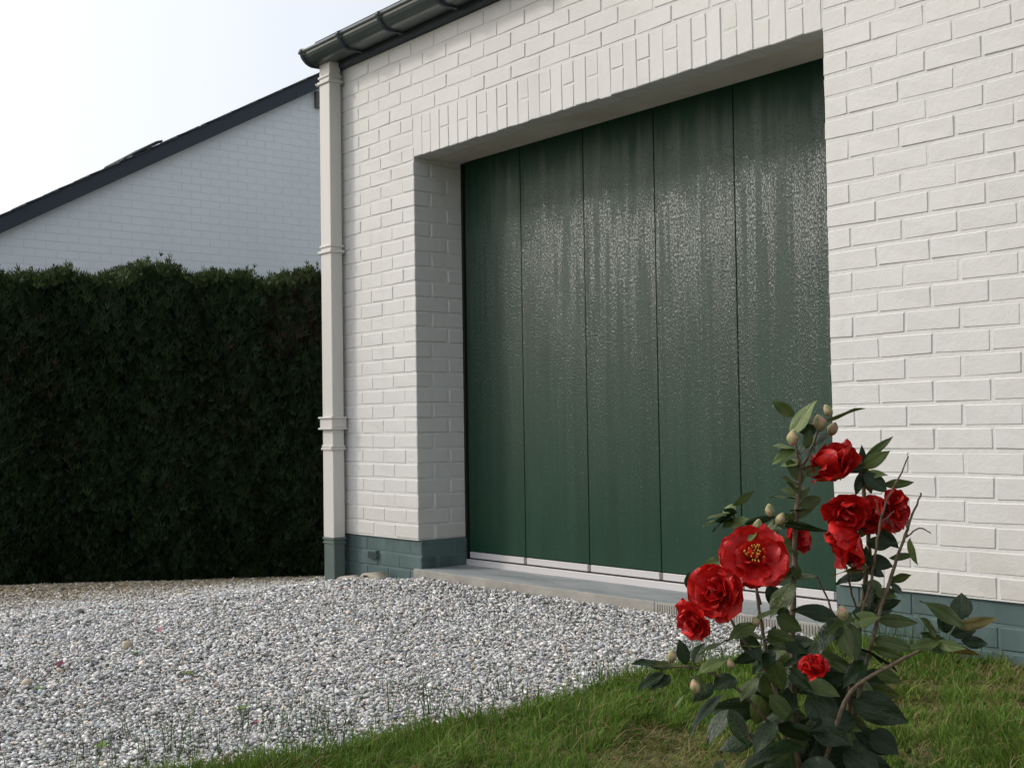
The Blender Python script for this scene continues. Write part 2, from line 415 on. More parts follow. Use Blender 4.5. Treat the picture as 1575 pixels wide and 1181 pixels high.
# thin course under the board
# soldier course over the door
sw = W/33; zs0 = ZL; zs1 = 28*Cc
for i in range(33):
    xc = (i+.5)*sw
    if i % 2 == 0:
        me = variant(sw-.006, zs1-zs0-.007, .09, 'paint', 'soldier_brick')
        specs.append((me, (xc+rb.uniform(-.001,.001), rb.uniform(-.0008,.0008), (zs0+zs1)/2-.0045+rb.uniform(-.002,.002)), (0, rb.uniform(-.008,.008), rb.uniform(-.01,.01)), 'soldier_brick'))
    else:
        zm = zs0+(zs1-zs0)*.49
        for lo, hi in ((zs0-.004, zm), (zm, zs1-.004)):
            me = variant(sw-.006, round(hi-lo-.007, 3), .09, 'paint', 'soldier_brick')
            specs.append((me, (xc+rb.uniform(-.001,.001), rb.uniform(-.0008,.0008), (lo+hi)/2), (0, rb.uniform(-.01,.01), rb.uniform(-.01,.01)), 'soldier_brick'))
# the 300 nearest bricks in view are parts, the rest one mesh
bk = [s for s in specs if s[3] == 'brick']; sol = [s for s in specs if s[3] != 'brick']
vis, Zd = in_view([s[1] for s in bk], 1.04, 1.04)
order = sorted(range(len(bk)), key=lambda i: (not vis[i], Zd[i]))
single = set(order[:298])
def place(s, name):
    o = bpy.data.objects.new(name, s[0]); o.location = s[1]; o.rotation_euler = s[2]; COL.objects.link(o)
    o.parent = wall; return o
bm = bmesh.new()
for i, s in enumerate(bk):
    if i in single: place(s, 'brick')
    else:
        n0 = len(bm.verts); bm.from_mesh(s[0]); bm.verts.ensure_lookup_table()
        T = Matrix.Translation(s[1]) @ Euler(s[2]).to_matrix().to_4x4()
        bmesh.ops.transform(bm, matrix=T, verts=bm.verts[n0:])
o = obj('brickwork', bm_mesh('brickwork', bm, 'paint'), wall); o['kind'] = 'stuff'
for s in sol: place(s, 'soldier_brick')
# plinth, 15 mm behind the wall face
pl = .013
bm = bmesh.new()
box_bm(bm, XL+.02, .010-q, pl+q, .5, -.6, -.002)
plinth = hp(obj('plinth', bm_mesh('plinth', bm, 'plinth_joint')))
bm = bmesh.new(); box_bm(bm, W-.010+q, XR, pl+q, .5, -.6, -.002)
plinth2 = hp(obj('plinth', bm_mesh('plinth', bm, 'plinth_joint')))
for k in range(-3, 0):
    odd = k % 2
    rows = []
    x = .010; first = True
    while x > XL+.03:
        st = m_/2 if (odd and first) else m_; e = max(x-st, XL+.015); rows.append((e, x, .19 if (odd and first) else .09)); x = e; first = False
    x = W-.010; first = True
    while x < XR-.3:
        st = m_/2 if (odd and first) else m_; rows.append((x, x+st, .19 if (odd and first) else .09)); x += st; first = False
    for (e, x, D) in rows:
        me = variant(round(x-e-.0035, 4), .067, D, 'plinth', 'plinth_brick')
        o = obj('plinth_brick', me, plinth if x < 1 else plinth2, ((e+x)/2, pl+rb.uniform(-.002,.001), k*Cc+.0365), (0, rb.uniform(-.005,.005), rb.uniform(-.005,.005)))
    a_, b_ = (m_ if odd else m_/2)+pl, .298
    obj('plinth_brick', variant(round(b_-a_-.006, 4), .067, .09, 'plinth', 'plinth_brick'), plinth, (.010+rb.uniform(-.001,.001), (a_+b_)/2, k*Cc+.0365), (0, 0, math.pi/2))
# vent plug on the plinth
vent = hp(box('vent_cover', -.455, -.375, pl-.022, pl+.004, -.113, -.072, 'plinth', None, .004))
bm = bmesh.new(); box_bm(bm, -.446, -.384, pl-.0245, pl-.021, -.105, -.080, .002); obj('vent_grille', bm_mesh('vent_grille', bm, 'black'), vent)
for i in range(5):
    bm = bmesh.new(); xx = -.440+i*.0125; box_bm(bm, xx, xx+.005, pl-.027, pl-.024, -.105, -.080); obj('vent_slat', bm_mesh('vent_slat', bm, 'plinth'), vent)

# garage door
yd = .300
bm = bmesh.new(); box_bm(bm, -.05, W+.05, yd+.012, yd+.05, -.14, ZL+.02)
door = hp(obj('garage_door', bm_mesh('garage_door', bm, 'black')))
xs = [.016, .464, .914, 1.362, 1.806, 2.252, W+.03]
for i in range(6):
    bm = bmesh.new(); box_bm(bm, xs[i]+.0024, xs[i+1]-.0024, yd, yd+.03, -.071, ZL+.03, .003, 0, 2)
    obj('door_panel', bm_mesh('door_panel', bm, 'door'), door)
bm = bmesh.new(); box_bm(bm, -.001, .013, yd-.012, yd+.02, -.14, ZL, .002); obj('door_seal', bm_mesh('door_seal', bm, 'black'), door)
for i in range(6):
    bm = bmesh.new(); box_bm(bm, xs[i]+.010, xs[i+1]-.010, yd-.004, yd+.02, -.1035, -.0735, .002); obj('bottom_rail', bm_mesh('bottom_rail', bm, 'alu'), door)
    if i: 
        bm = bmesh.new(); box_bm(bm, xs[i]-.0095, xs[i]+.0095, yd-.0035, yd+.02, -.103, -.074, .002); obj('rail_joint', bm_mesh('rail_joint', bm, 'dull'), door)
track = hp(box('floor_track', .008, W+.02, yd-.014, yd+.03, -.150, -.1105, 'alu', None, .002))

# step
bm = bmesh.new(); box_bm(bm, -.035, 1.62, -.008, .42, -.32, -.139, .004, 0, 2); step = hp(obj('doorstep', bm_mesh('doorstep', bm, 'step')))
bm = bmesh.new(); box_bm(bm, 1.6201, W+.06, -.0065, .42, -.32, -.139, .004, 0, 2)
obj('step_end', bm_mesh('step_end', bm, 'step'), step).matrix_parent_inverse = Matrix.Identity(4)
bm = bmesh.new()
x = 1.63
while x < W+.05:
    box_bm(bm, x, x+.0085, -.0092, .0, -.24, -.147, .001); x += .0125
o = obj('ribbed_edge', bm_mesh('ribbed_edge', bm, 'step'), step); o['kind'] = 'stuff'

# eaves board, gutter with brackets
hp(box('eaves_board', XL-.02, XR, -.030, .12, ZT, ZT+.19, 'fascia', None, .003))
prof = [(-.035,2.60),(-.035,2.522),(-.060,2.517),(-.118,2.516),(-.134,2.520),(-.150,2.530),(-.166,2.546),(-.175,2.560),(-.178,2.574)]
inner = [(-.173,2.574),(-.170,2.561),(-.161,2.549),(-.147,2.535),(-.132,2.526),(-.117,2.522),(-.060,2.523),(-.041,2.527),(-.041,2.60)]
ring = prof+inner
V = []; Fc = []; gx0, gx1 = -.805, XR
for xx in (gx0, gx1): V += [(xx, y, z) for y, z in ring]
n = len(ring)
for i in range(n): Fc.append((i, (i+1) % n, n+(i+1) % n, n+i))
gut = hp(obj('gutter', mesh('gutter', V, Fc, 'gutter', False)))
V, Fc = tube([(gx0-.004,-.180,2.580),(gx1,-.180,2.580)], [.0095,.0095], 12)
obj('gutter_bead', mesh('gutter_bead', V, Fc, 'gutter', True), gut)
V = [(gx0-.002, y, z) for y, z in prof]+[(gx0+.002, y, z) for y, z in prof]; n = len(prof)
Fc = [tuple(range(n)), tuple(range(2*n-1, n-1, -1))]+[(i, i+1, n+i+1, n+i) for i in range(n-1)]
obj('gutter_end', mesh('gutter_end', V, Fc, 'gutter'), gut)
bx = [-.775, -.395, -.02, .44, .9, 1.36, 1.82, 2.28, 2.74, 3.2, 3.66, 4.12]
pts = [(-.045,2.511),(-.062,2.5125),(-.118,2.5115),(-.136,2.516),(-.153,2.527),(-.170,2.543),(-.181,2.560),(-.191,2.578),(-.188,2.592),(-.176,2.597)]
V0 = []; 
for y, z in pts:
    for dx in (-.010, .010): V0.append((dx, y, z))
nn = len(pts); off = [(-.004 if i < 3 else -.0045) for i in range(nn)]
V1 = [(x, y-(.007 if i//2 > 3 else .002), z-(.007 if i//2 <= 4 else .002)) for i, (x, y, z) in enumerate(V0)]
Vb = V0+V1; Fb = []
for i in range(nn-1):
    a_ = 2*i; Fb += [(a_, a_+1, a_+3, a_+2), (2*nn+a_+1, 2*nn+a_, 2*nn+a_+2, 2*nn+a_+3), (a_, a_+2, 2*nn+a_+2, 2*nn+a_), (a_+1, 2*nn+a_+1, 2*nn+a_+3, a_+3)]
Fb += [(0, 2*nn, 2*nn+1, 1), (2*nn-2, 2*nn-1, 4*nn-1, 4*nn-2)]
mb = mesh('gutter_bracket', Vb, Fb, 'fascia')
for xx in bx: obj('gutter_bracket', mb, gut, (xx, 0, 0))

# downpipe
px0, px1, py0, py1 = -.755, -.650, -.090, -.020
dp = hp(box('downpipe', px0, px1, py0, py1, -.022, 2.520, 'pipe', None, .006, 3))
def dpart(name, g, z0, z1, mat='pipe', bev=.003, dx=0):
    bm = bmesh.new(); box_bm(bm, px0-g, px1+g, py0-g, py1+min(g, .012), z0, z1, bev, 0, 2); return obj(name, bm_mesh(name, bm, mat), dp)
dpart('pipe_shoe', -.0015, -.60, -.0225, 'pipe_green', .005)
dpart('shoe_rim', .004, -.030, -.0165, 'pipe_green', .002); dpart('shoe_rim', .003, -.050, -.040, 'pipe_green', .002)
for zc in (2.425, 1.512):
    dpart('socket_rim', .006, zc+.012, zc+.024); dpart('pipe_clip', .009, zc-.020, zc-.004)
    bm = bmesh.new(); box_bm(bm, px0-.026, px0-.004, py0-.003, py0+.016, zc-.021, zc-.003, .002); obj('clip_ear', bm_mesh('clip_ear', bm, 'pipe'), dp)
    V, Fc = tube([(px0-.017, py0-.012, zc-.012), (px0-.017, py0+.022, zc-.012)], [.005, .005], 8); obj('clip_bolt', mesh('clip_bolt', V, Fc, 'pipe'), dp)
dpart('collar', .010, .562, .612); dpart('collar_rim', .018, .610, .620); dpart('collar_rim', .018, .552, .562)
dpart('pipe_clip', .007, .444, .456); dpart('socket_rim', .004, .458, .470)
bm = bmesh.new(); box_bm(bm, px1-.012, px1+.006, py0-.014, py0-.004, .442, .464, .003); obj('clip_bolt', bm_mesh('clip_bolt', bm, 'pipe'), dp)
# rusty vertical gap strip beside the pipe: wall plug brackets
for zz in (2.41, 1.49, .45): hp(box('pipe_stay', px1-.06, px1-.03, py1, .004, zz, zz+.02, 'pipe'))

# roof
tp = math.tan(R(29))
V = [(XL-.1,-.03,2.69),(XR,-.03,2.69),(XR,6.0/2+.0,2.69+3.03*tp),(XL-.1,3.0,2.69+3.03*tp),(XR,6.1,2.69-.07*tp),(XL-.1,6.1,2.69-.07*tp)]
V += [(x, y, z-.10) for x, y, z in V]
Fc = [(0,1,2,3),(3,2,4,5),(9,8,7,6),(11,10,8,9),(0,6,7,1),(5,4,10,11),(0,3,9,6),(3,5,11,9),(1,7,8,2),(2,8,10,4)]
hp(obj('roof', mesh('roof', V, Fc, 'tile')))

# ---------------------------------------------------------------- neighbour's house
GX = -6.3; gs = .559; g0 = 2.386
nb = empty('neighbour_house', 'pale brick gable of the next house with dark slate verge above hedge', 'house', (-9, 3, -.7))
N0 = Vector((-9, 3, -.7))
def np_(o): o.parent = nb; o.matrix_parent_inverse = Matrix.Translation(-N0); return o
ye, yr = -.55, 4.5; yb = 2*yr-ye
def prism(x0, x1, poly):
    n = len(poly); V = [(x0, y, z) for y, z in poly]+[(x1, y, z) for y, z in poly]
    return V, [tuple(range(n-1,-1,-1)), tuple(range(n, 2*n))]+[(i, (i+1) % n, n+(i+1) % n, n+i) for i in range(n)]
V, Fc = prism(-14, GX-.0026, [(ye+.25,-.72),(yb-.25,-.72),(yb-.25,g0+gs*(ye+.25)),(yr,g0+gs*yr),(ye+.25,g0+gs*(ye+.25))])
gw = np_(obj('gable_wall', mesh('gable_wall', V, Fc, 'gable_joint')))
bm = bmesh.new(); rg = random.Random(9)
V = []; Fc = []
k = 10
while True:
    z0 = .3+k*.075-.02; z1 = z0+.0665
    ylo = max(ye+.26, (z0-g0)/gs)
    if ylo > 4.4 or z0 > 4.9: break
    y = ye+.26+(k % 2)*.1-.2
    while y < 5.2:
        a_, b_ = y+.0035, y+.1965
        if b_ > ylo-.1:
            a2 = max(a_, ye+.26); zz = z1
            d = rg.uniform(-.0004, .0005); i0 = len(V)
            if a2 < b_-.02 and z0 < g0+gs*min(b_, 2*yr-b_)-.0:
                V += [(GX+d,a2,z0),(GX+d,b_,z0),(GX+d,b_,z1),(GX+d,a2,z1),(GX-.02,a2-.003,z0-.003),(GX-.02,b_+.003,z0-.003),(GX-.02,b_+.003,z1+.003),(GX-.02,a2-.003,z1+.003)]
                Fc += [(i0,i0+1,i0+2,i0+3),(i0,i0+4,i0+5,i0+1),(i0+1,i0+5,i0+6,i0+2),(i0+2,i0+6,i0+7,i0+3),(i0+3,i0+7,i0+4,i0)]
        y += .2
    k += 1
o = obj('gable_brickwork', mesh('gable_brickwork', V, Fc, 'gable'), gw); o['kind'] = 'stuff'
# roof slab and verge board
def slope(y, dz): return g0+gs*(y if y <= yr else 2*yr-y)+dz
V, Fc = prism(-14, GX-.02, [(ye-.15,slope(ye-.15,.10)),(yr,slope(yr,.10)),(yb+.15,slope(yb+.15,.10)),(yb+.15,slope(yb+.15,.15)),(yr,slope(yr,.15)),(ye-.15,slope(ye-.15,.15))])
nroof = np_(obj('roof', mesh('roof', V, Fc, 'tile')))
for sgn in (0, 1):
    poly = [(ye-.15,slope(ye-.15,0)),(yr,slope(yr,0)),(yr,slope(yr,.145)),(ye-.15,slope(ye-.15,.145))]
    if sgn: poly = [(2*yr-y, z) for y, z in poly][::-1]
    V, Fc = prism(GX-.019, GX+.075, poly); np_(obj('verge_board', mesh('verge_board', V, Fc, 'fascia')))
y = ye-.2
i = 0
while y < yr-.1:      # verge tiles overlapping like steps
    y1 = y+.31
    bm = bmesh.new()
    lift = rg.uniform(0, .003)
    V, Fc = prism(-6.62, GX+.088, [(y,slope(y,.152+lift)),(y1,slope(y1,.140)),(y1,slope(y1,.158)),(y,slope(y,.168+lift))])
    obj('verge_tile', mesh('verge_tile', V, Fc, 'tile'), nroof); y += .285
V, Fc = prism(-6.75, GX+.05, [(1.02,slope(1.02,.17)),(1.40,slope(1.40,.17)),(1.40,slope(1.40,.19)),(1.34,slope(1.34,.205)),(1.02,slope(1.02,.18))])
obj('roof_vent', mesh('roof_vent', V, Fc, 'tile'), nroof)
np_(box('vent_strip', GX+.002, GX+.05, 3.09, 3.145, 3.93, 4.10, 'dull'))
# ---------------------------------------------------------------- hedge
hx, hdir = -3.5, 0
hedge = empty('hedge', 'tall dark green clipped conifer hedge along the edge of the gravel', 'hedge', (hx-.4, .6, -.6))
Hh0 = Vector((hx-.4, .6, -.6))
def hz0(y): return gz(np.full_like(np.asarray(y, float), hx), y)
def htop(y): return 1.70+.05*(np.asarray(y)) + .035*np.sin(y*4.1+.5)+.03*np.sin(y*9.7)+.02*np.sin(y*23)
def hface(y, h): return hx + .07*np.abs(np.sin(y*np.pi/.55+.4)) - .04 + .03*np.sin(h*3+y*5) + .09*wob(y*2.3, h*3.2, 1, 6) - .05*(1-ss(h, 0, .35)) - .06*ss(h, .8, 1)
# woody core
ny, nz = 90, 26
ys = np.linspace(-2.6, 4.2, ny); hs = np.linspace(0, 1, nz)
Y, Hs = np.meshgrid(ys, hs); Zb = hz0(Y); Zt = htop(Y)-.10
X = hface(Y, Hs)-.13+.05*wob(Y*6, Hs*9); Zz = Zb+(Zt-Zb)*Hs
Vf = np.stack([X, Y, Zz], -1).reshape(-1, 3)
X2 = np.full_like(X, hx-.75)
Vb_ = np.stack([X2, Y, Zz], -1).reshape(-1, 3)
V = np.concatenate([Vf, Vb_]); T = []
N = ny*nz
for j in range(nz-1):
    for i in range(ny-1):
        a_ = j*ny+i; T += [(a_, a_+1, a_+ny+1), (a_, a_+ny+1, a_+ny), (N+a_+1, N+a_, N+a_+ny), (N+a_+1, N+a_+ny, N+a_+ny+1)]
for i in range(ny-1):
    a_ = (nz-1)*ny+i; T += [(a_, a_+1, N+a_+1), (a_, N+a_+1, N+a_)]
for j in range(nz-1):
    for i in (0, ny-1):
        a_ = j*ny+i; T += [(a_, N+a_, N+a_+ny), (a_, N+a_+ny, a_+ny)]
o = obj('twig_core', npmesh('twig_core', V, T, 'twig'), hedge); o.matrix_parent_inverse = Matrix.Translation(-Hh0)
def sprays(P, D, L, Wd, col):
    """feathery spray: three tapering blades fanned round direction D"""
    n = len(P); D = D/np.linalg.norm(D, axis=1, keepdims=True)
    side = np.cross(D, rng.normal(size=(n, 3))); side /= np.linalg.norm(side, axis=1, keepdims=True)
    nor = np.cross(D, side)
    Vs = []; 
    for ang, ln in ((0, 1.), (.55, .75), (-.55, .75)):
        d = D*np.cos(ang)+side*np.sin(ang); s2 = side*np.cos(ang)-D*np.sin(ang)
        base = P+D*(L*.15*abs(ang))[:, None] if ang else P
        bend = nor*(L*rng.uniform(-.25,.25,n))[:, None]
        Vs += [base-s2*(Wd*.35)[:, None], base+s2*(Wd*.35)[:, None], base+d*(L*ln*.55)[:, None]+s2*(Wd*.6)[:, None]+bend*.4, base+d*(L*ln)[:, None]+bend, base+d*(L*ln*.55)[:, None]-s2*(Wd*.6)[:, None]+bend*.4]
    V = np.stack(Vs, 1).reshape(-1, 3)
    t = np.array([(0,1,2),(0,2,4),(4,2,3)]); T = np.concatenate([t+5*k for k in range(3)])
    T = (T[None]+(np.arange(n)*15)[:, None, None]).reshape(-1, 3)
    return V, T, np.repeat(col, 15, 0)
def hedge_leaf_set(n, ylo, yhi):
    y = rng.uniform(ylo, yhi, n); h = rng.uniform(0, 1, n)**.9
    zb = hz0(y); zt = htop(y)
    out = rng.uniform(-.16, .02, n)
    P = np.stack([hface(y, h)+out, y, zb-.05+(zt-zb+.05)*h*.985], 1)
    D = np.stack([rng.normal(.25,.25,n), rng.normal(0,.28,n), rng.normal(.95,.3,n)], 1)
    return P, D, h, y
P, D, h, y = hedge_leaf_set(70000, -2.3, 2.5)
n = len(P)
L = rng.uniform(.04, .10, n); Wd = rng.uniform(.0045, .008, n)
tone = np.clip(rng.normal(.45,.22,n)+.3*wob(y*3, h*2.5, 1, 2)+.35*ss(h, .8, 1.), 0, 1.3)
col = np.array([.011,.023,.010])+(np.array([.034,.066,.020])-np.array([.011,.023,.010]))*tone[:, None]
brown = ((wob(y*2.2, h*1.6, 1, 5) > .35) & (rng.random(n) < .12)) | ((y > 1.0) & (y < 1.5) & (h > .75) & (rng.random(n) < .4))
col[brown] = np.array([.055,.038,.02])*rng.uniform(.5,1,(brown.sum(),1))
V1, T1, C1 = sprays(P, D, L, Wd, col)
# top growth: upright shoots, lighter green
n = 13500
y = rng.uniform(-2.6, 2.7, n); x = hx-rng.uniform(-.02, .7, n)
tuft = rng.integers(0, 150, n); ty = rng.uniform(-2.6, 2.7, 150); th = rng.gamma(1.6, .016, 150)
istuft = rng.random(n) < .55
y = np.where(istuft, ty[tuft]+rng.normal(0,.022,n), y)
z = htop(y)-rng.uniform(.0,.10,n)+np.where(istuft, th[tuft]*rng.uniform(-.6,1.0,n), 0)
P = np.stack([x, y, z], 1); D = np.stack([rng.normal(0,.3,n), rng.normal(0,.3,n), np.full(n, 1.)], 1)
L = rng.uniform(.03, .07, n); Wd = rng.uniform(.005, .009, n)
t_ = rng.random(n)[:, None]
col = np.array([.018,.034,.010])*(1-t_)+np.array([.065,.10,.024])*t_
V2, T2, C2 = sprays(P, D, L, Wd, col)
o = obj('foliage', npmesh('foliage', np.concatenate([V1, V2]), np.concatenate([T1, T2+len(V1)]), 'hedge', np.concatenate([C1, C2])), hedge)
o['kind'] = 'stuff'; o.matrix_parent_inverse = Matrix.Translation(-Hh0)
# bare stems showing in the face
stems_me = []
for i in range(5):
    pts = smoothpts([(0,0,0),(random.uniform(-.03,.03),random.uniform(-.05,.05),.6),(random.uniform(-.04,.04),random.uniform(-.08,.08),1.25),(0,random.uniform(-.1,.1),1.9)], 4)
    V, Fc = tube(pts, [.014*(1-.6*k/len(pts)) for k in range(len(pts))], 6); stems_me.append(mesh('stem', V, Fc, 'twig', True))
for i in range(18):
    yy = random.uniform(-1.4, 2.4); o = obj('stem', random.choice(stems_me), hedge, (float(hface(yy, .3))-.17, yy, float(hz0(yy))-.03), (0,0,random.uniform(0,6)))
    o.matrix_parent_inverse = Matrix.Translation(-Hh0)

# ---------------------------------------------------------------- gravel
protos = []
for i in range(14):
    bm = bmesh.new(); r2 = np.random.default_rng(100+i)
    p_ = r2.normal(size=(9, 3)); p_ /= np.linalg.norm(p_, axis=1, keepdims=True)
    p_ *= np.array([1, r2.uniform(.6,.95), r2.uniform(.4,.65)])*r2.uniform(.8,1.1,(9,1))
    for v in p_: bm.verts.new(v)
    rr = bmesh.ops.convex_hull(bm, input=bm.verts)
    bmesh.ops.delete(bm, geom=[v for v in bm.verts if not v.link_faces], context='VERTS')
    bmesh.ops.triangulate(bm, faces=bm.faces)
    bm.verts.index_update(); protos.append((np.array([v.co for v in bm.verts]), np.array([[v.index for v in f.verts] for f in bm.faces]))); bm.free()
def rotm(n):
    q_ = rng.normal(size=(n, 4)); q_ /= np.linalg.norm(q_, axis=1, keepdims=True); w_, x_, y_, z_ = q_.T
    return np.stack([np.stack([1-2*(y_*y_+z_*z_), 2*(x_*y_-z_*w_), 2*(x_*z_+y_*w_)], -1), np.stack([2*(x_*y_+z_*w_), 1-2*(x_*x_+z_*z_), 2*(y_*z_-x_*w_)], -1), np.stack([2*(x_*z_-y_*w_), 2*(y_*z_+x_*w_), 1-2*(x_*x_+y_*y_)], -1)], 1)
def layrot(n):      # chips lie on their broad side: any heading, modest tilt
    a_, t_, h_ = rng.uniform(0, 6.283, n), rng.normal(0, .42, n), rng.uniform(0, 6.283, n)
    ca, sa, ct, st, ch, sh = np.cos(a_), np.sin(a_), np.cos(t_), np.sin(t_), np.cos(h_), np.sin(h_)
    o_, i_ = np.zeros(n), np.ones(n)
    Rz = lambda c, s: np.stack([np.stack([c, -s, o_], -1), np.stack([s, c, o_], -1), np.stack([o_, o_, i_], -1)], 1)
    Rx = np.stack([np.stack([i_, o_, o_], -1), np.stack([o_, ct, -st], -1), np.stack([o_, st, ct], -1)], 1)
    return Rz(ca, sa) @ Rx @ Rz(ch, sh)
def scatter_stones(P, S, Cc_):
    Vs, Ts, Cs = [], [], []; off_ = 0
    which = rng.integers(0, len(protos), len(P)); Rm = layrot(len(P))
    for k, (pv, pt) in enumerate(protos):
        idx = np.where(which == k)[0]
        if not len(idx): continue
        v = np.einsum('nij,vj->nvi', Rm[idx], pv)*S[idx][:, None, None]
        v = v+P[idx][:, None]
        Vs.append(v.reshape(-1, 3)); Ts.append((pt[None]+(np.arange(len(idx))*len(pv))[:, None, None]).reshape(-1, 3)+off_)
        Cs.append(np.repeat(Cc_[idx], len(pv), 0)); off_ += len(idx)*len(pv)
    return np.concatenate(Vs), np.concatenate(Ts), np.concatenate(Cs)
n = 400000
x = rng.uniform(-3.6, 2.62, n); y = rng.uniform(-3.6, .0, n)
nf = 30000
x = np.concatenate([x, rng.uniform(-3.6, -.85, nf)]); y = np.concatenate([y, rng.uniform(0, 2.2, nf)])
z = gz(x, y); P = np.stack([x, y, z], 1)
v_, Z = in_view(P, 1.22, 1.1)
keep = v_ & (x < edge_x(y)+rng.normal(.0,.035,len(x))) & (rng.random(len(x)) < np.clip((3.2/np.maximum(Z, .5))**1.2, (.16), 1))
keep &= ~((x > -.05) & (x < W+.05) & (y > -.012)) & ~((x < 0) & (x > -.8) & (y > .012))
P = P[keep]; Z = Z[keep]
S = rng.lognormal(math.log(.0058), .38, len(P))*np.clip(Z/3.4, 1, 1.9)**.7
S = np.clip(S, .0024, .015)
P[:, 2] += rng.uniform(-.006, .006, len(P))+S*.2
g = np.clip(rng.normal(.50,.13,len(P)), .10, .82)
Cg = g[:, None]*np.array([1.0,.995,.965])+rng.normal(0,.012,(len(P),3))
br = rng.random(len(P)) < .07; Cg[br] = g[br][:, None]*np.array([1.05,.9,.72])
bl = rng.random(len(P)) < .18; Cg[bl] *= np.array([.88,.94,1.0])*.74
far = (ss(-P[:, 0]+.25*wob(P[:, 0]*2, P[:, 1]*2), .55, 2.0)*(rng.random(len(P)) < .85))[:, None]   # hedge shade painted into the stone colours, browned as by needle litter and soil
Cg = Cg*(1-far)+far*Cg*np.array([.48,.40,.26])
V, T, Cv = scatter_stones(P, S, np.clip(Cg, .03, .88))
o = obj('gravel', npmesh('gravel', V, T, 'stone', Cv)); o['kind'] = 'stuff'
print('stones', len(P), 'tris', len(T))

# ---------------------------------------------------------------- grass
def blades(P, L, Wd, lean, az, col):
    n = len(P); d = np.stack([np.cos(az), np.sin(az), np.zeros(n)], 1); s = np.stack([-np.sin(az), np.cos(az), np.zeros(n)], 1)
    tw = rng.uniform(-1.2, 1.2, n)[:, None]; s = s*np.cos(tw)+d*np.sin(tw)
    up_ = np.array([0,0,1.])
    def at(t): return P+d*(lean*L*t**1.8)[:, None]+up_*(L*t*(1-.35*lean*t))[:, None]
    a0, a1, a2 = at(0.), at(.5), at(1.)
    V = np.stack([a0-s*Wd[:, None]/2, a0+s*Wd[:, None]/2, a1+s*Wd[:, None]*.42, a1-s*Wd[:, None]*.42, a2], 1).reshape(-1, 3)
    t = np.array([(0,1,2),(0,2,3),(3,2,4)]); T = (t[None]+(np.arange(n)*5)[:, None, None]).reshape(-1, 3)
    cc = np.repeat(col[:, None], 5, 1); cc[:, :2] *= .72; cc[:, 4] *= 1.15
    return V, T, cc.reshape(-1, 3)
n = 420000
x = rng.uniform(2.15, 5.2, n); y = rng.uniform(-3.2, .0, n)
P = np.stack([x, y, lz(x, y)-.004], 1)
v_, Z = in_view(P, 1.2, 1.15)
P2 = P.copy(); P2[:, 2] += .06; v2, _ = in_view(P2, 1.2, 1.15)
e = edge_x(y)
dist = x-e
dens = np.where(dist > 0, 1.0, np.clip(np.exp(dist/.05), 0, 1)*.45*ss(-y, .4, 1.4))
patch = wob(x, y, 1.9, 1)
dry = ss(patch, .05, .45)*ss(dist, .12, .4)
dens = dens*(1-.4*dry)*np.clip((2.9/np.maximum(Z, .3))**.8, .25, 1)
keep = (v_ | v2) & (rng.random(n) < dens) & (Z > .9)
x, y, Z, dist, dry, patch, P = x[keep], y[keep], Z[keep], dist[keep], dry[keep], patch[keep], P[keep]
n = len(P)
inb = dist < 0
P[inb, 2] = gz(x[inb], y[inb])
clump = wob(x, y, 5.5, 7)
nearwall = ss(y, -.3, -.03)
L = rng.gamma(7, .0042, n)*(1+.5*clump)*(1-.45*dry)+.02*np.exp(-(dist/.12)**2)+.03*nearwall*rng.random(n)
L = np.clip(L, .015, .17)
tall = rng.random(n) < .006; L[tall] *= 1.8
Wd = rng.lognormal(math.log(.0023), .32, n)*np.clip(Z/2.6, .9, 1.6)
az = rng.uniform(0, 6.283, n)*.6+wob(x, y, 3.1, 4)*4
lean = np.clip(rng.normal(.55,.28,n)+.3*dry, .05, 1.3)
t_ = np.clip(rng.normal(.5,.27,n)+.3*clump, 0, 1)[:, None]
col = np.array([.040,.095,.010])*(1-t_)+np.array([.135,.235,.030])*t_
straw = rng.random(n) < (.06+.55*dry); col[straw] = np.array([.26,.205,.09])*rng.uniform(.5,1.1,(straw.sum(),1))
yel = rng.random(n) < (.12+.3*dry); col[yel] = np.array([.13,.16,.03])*rng.uniform(.7,1.1,(yel.sum(),1))
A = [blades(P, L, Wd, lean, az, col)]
# long thin blades standing by the plinth and in the gravel edge
def extra(xc, yc, n_, r_, l0, l1, base):
    xx = xc+rng.normal(0, r_, n_); yy = np.minimum(yc+rng.normal(0, r_, n_), -.01)
    Pp = np.stack([xx, yy, np.where(xx < 2.4, gz(xx, yy), lz(xx, yy))], 1)
    c_ = np.array(base)*rng.uniform(.7,1.2,(n_,1))
    A.append(blades(Pp, rng.uniform(l0, l1, n_), rng.uniform(.0014,.0026,n_), rng.uniform(.15,.6,n_), rng.uniform(0,6.28,n_), c_))
extra(2.80, -.06, 90, .09, .08, .22, (.06,.12,.02)); extra(2.93, -.05, 10, .05, .2, .34, (.10,.12,.05)); extra(2.60, -.06, 50, .06, .06, .15, (.05,.11,.02))
for (xc, yc, n_) in ((2.30,-2.25,45),(2.25,-2.05,22),(2.36,-1.95,50),(2.34,-1.6,40),(2.2,-2.45,18),(2.30,-1.3,30),(2.33,-.95,30),(2.05,-2.3,8),(1.95,-2.45,5),(2.15,-1.85,8),(2.38,-.6,40),(2.36,-.3,30)):
    extra(xc, yc, n_, .05, .05, .17, (.05,.11,.018))
nl = 2600
xx = rng.uniform(2.5, 4.2, nl); yy = rng.uniform(-2.4, -.02, nl); ok = wob(xx, yy, 3.2, 9) > .18
xx, yy = xx[ok], yy[ok]; nl = len(xx)
Pl = np.stack([xx, yy, lz(xx, yy)+.004], 1)
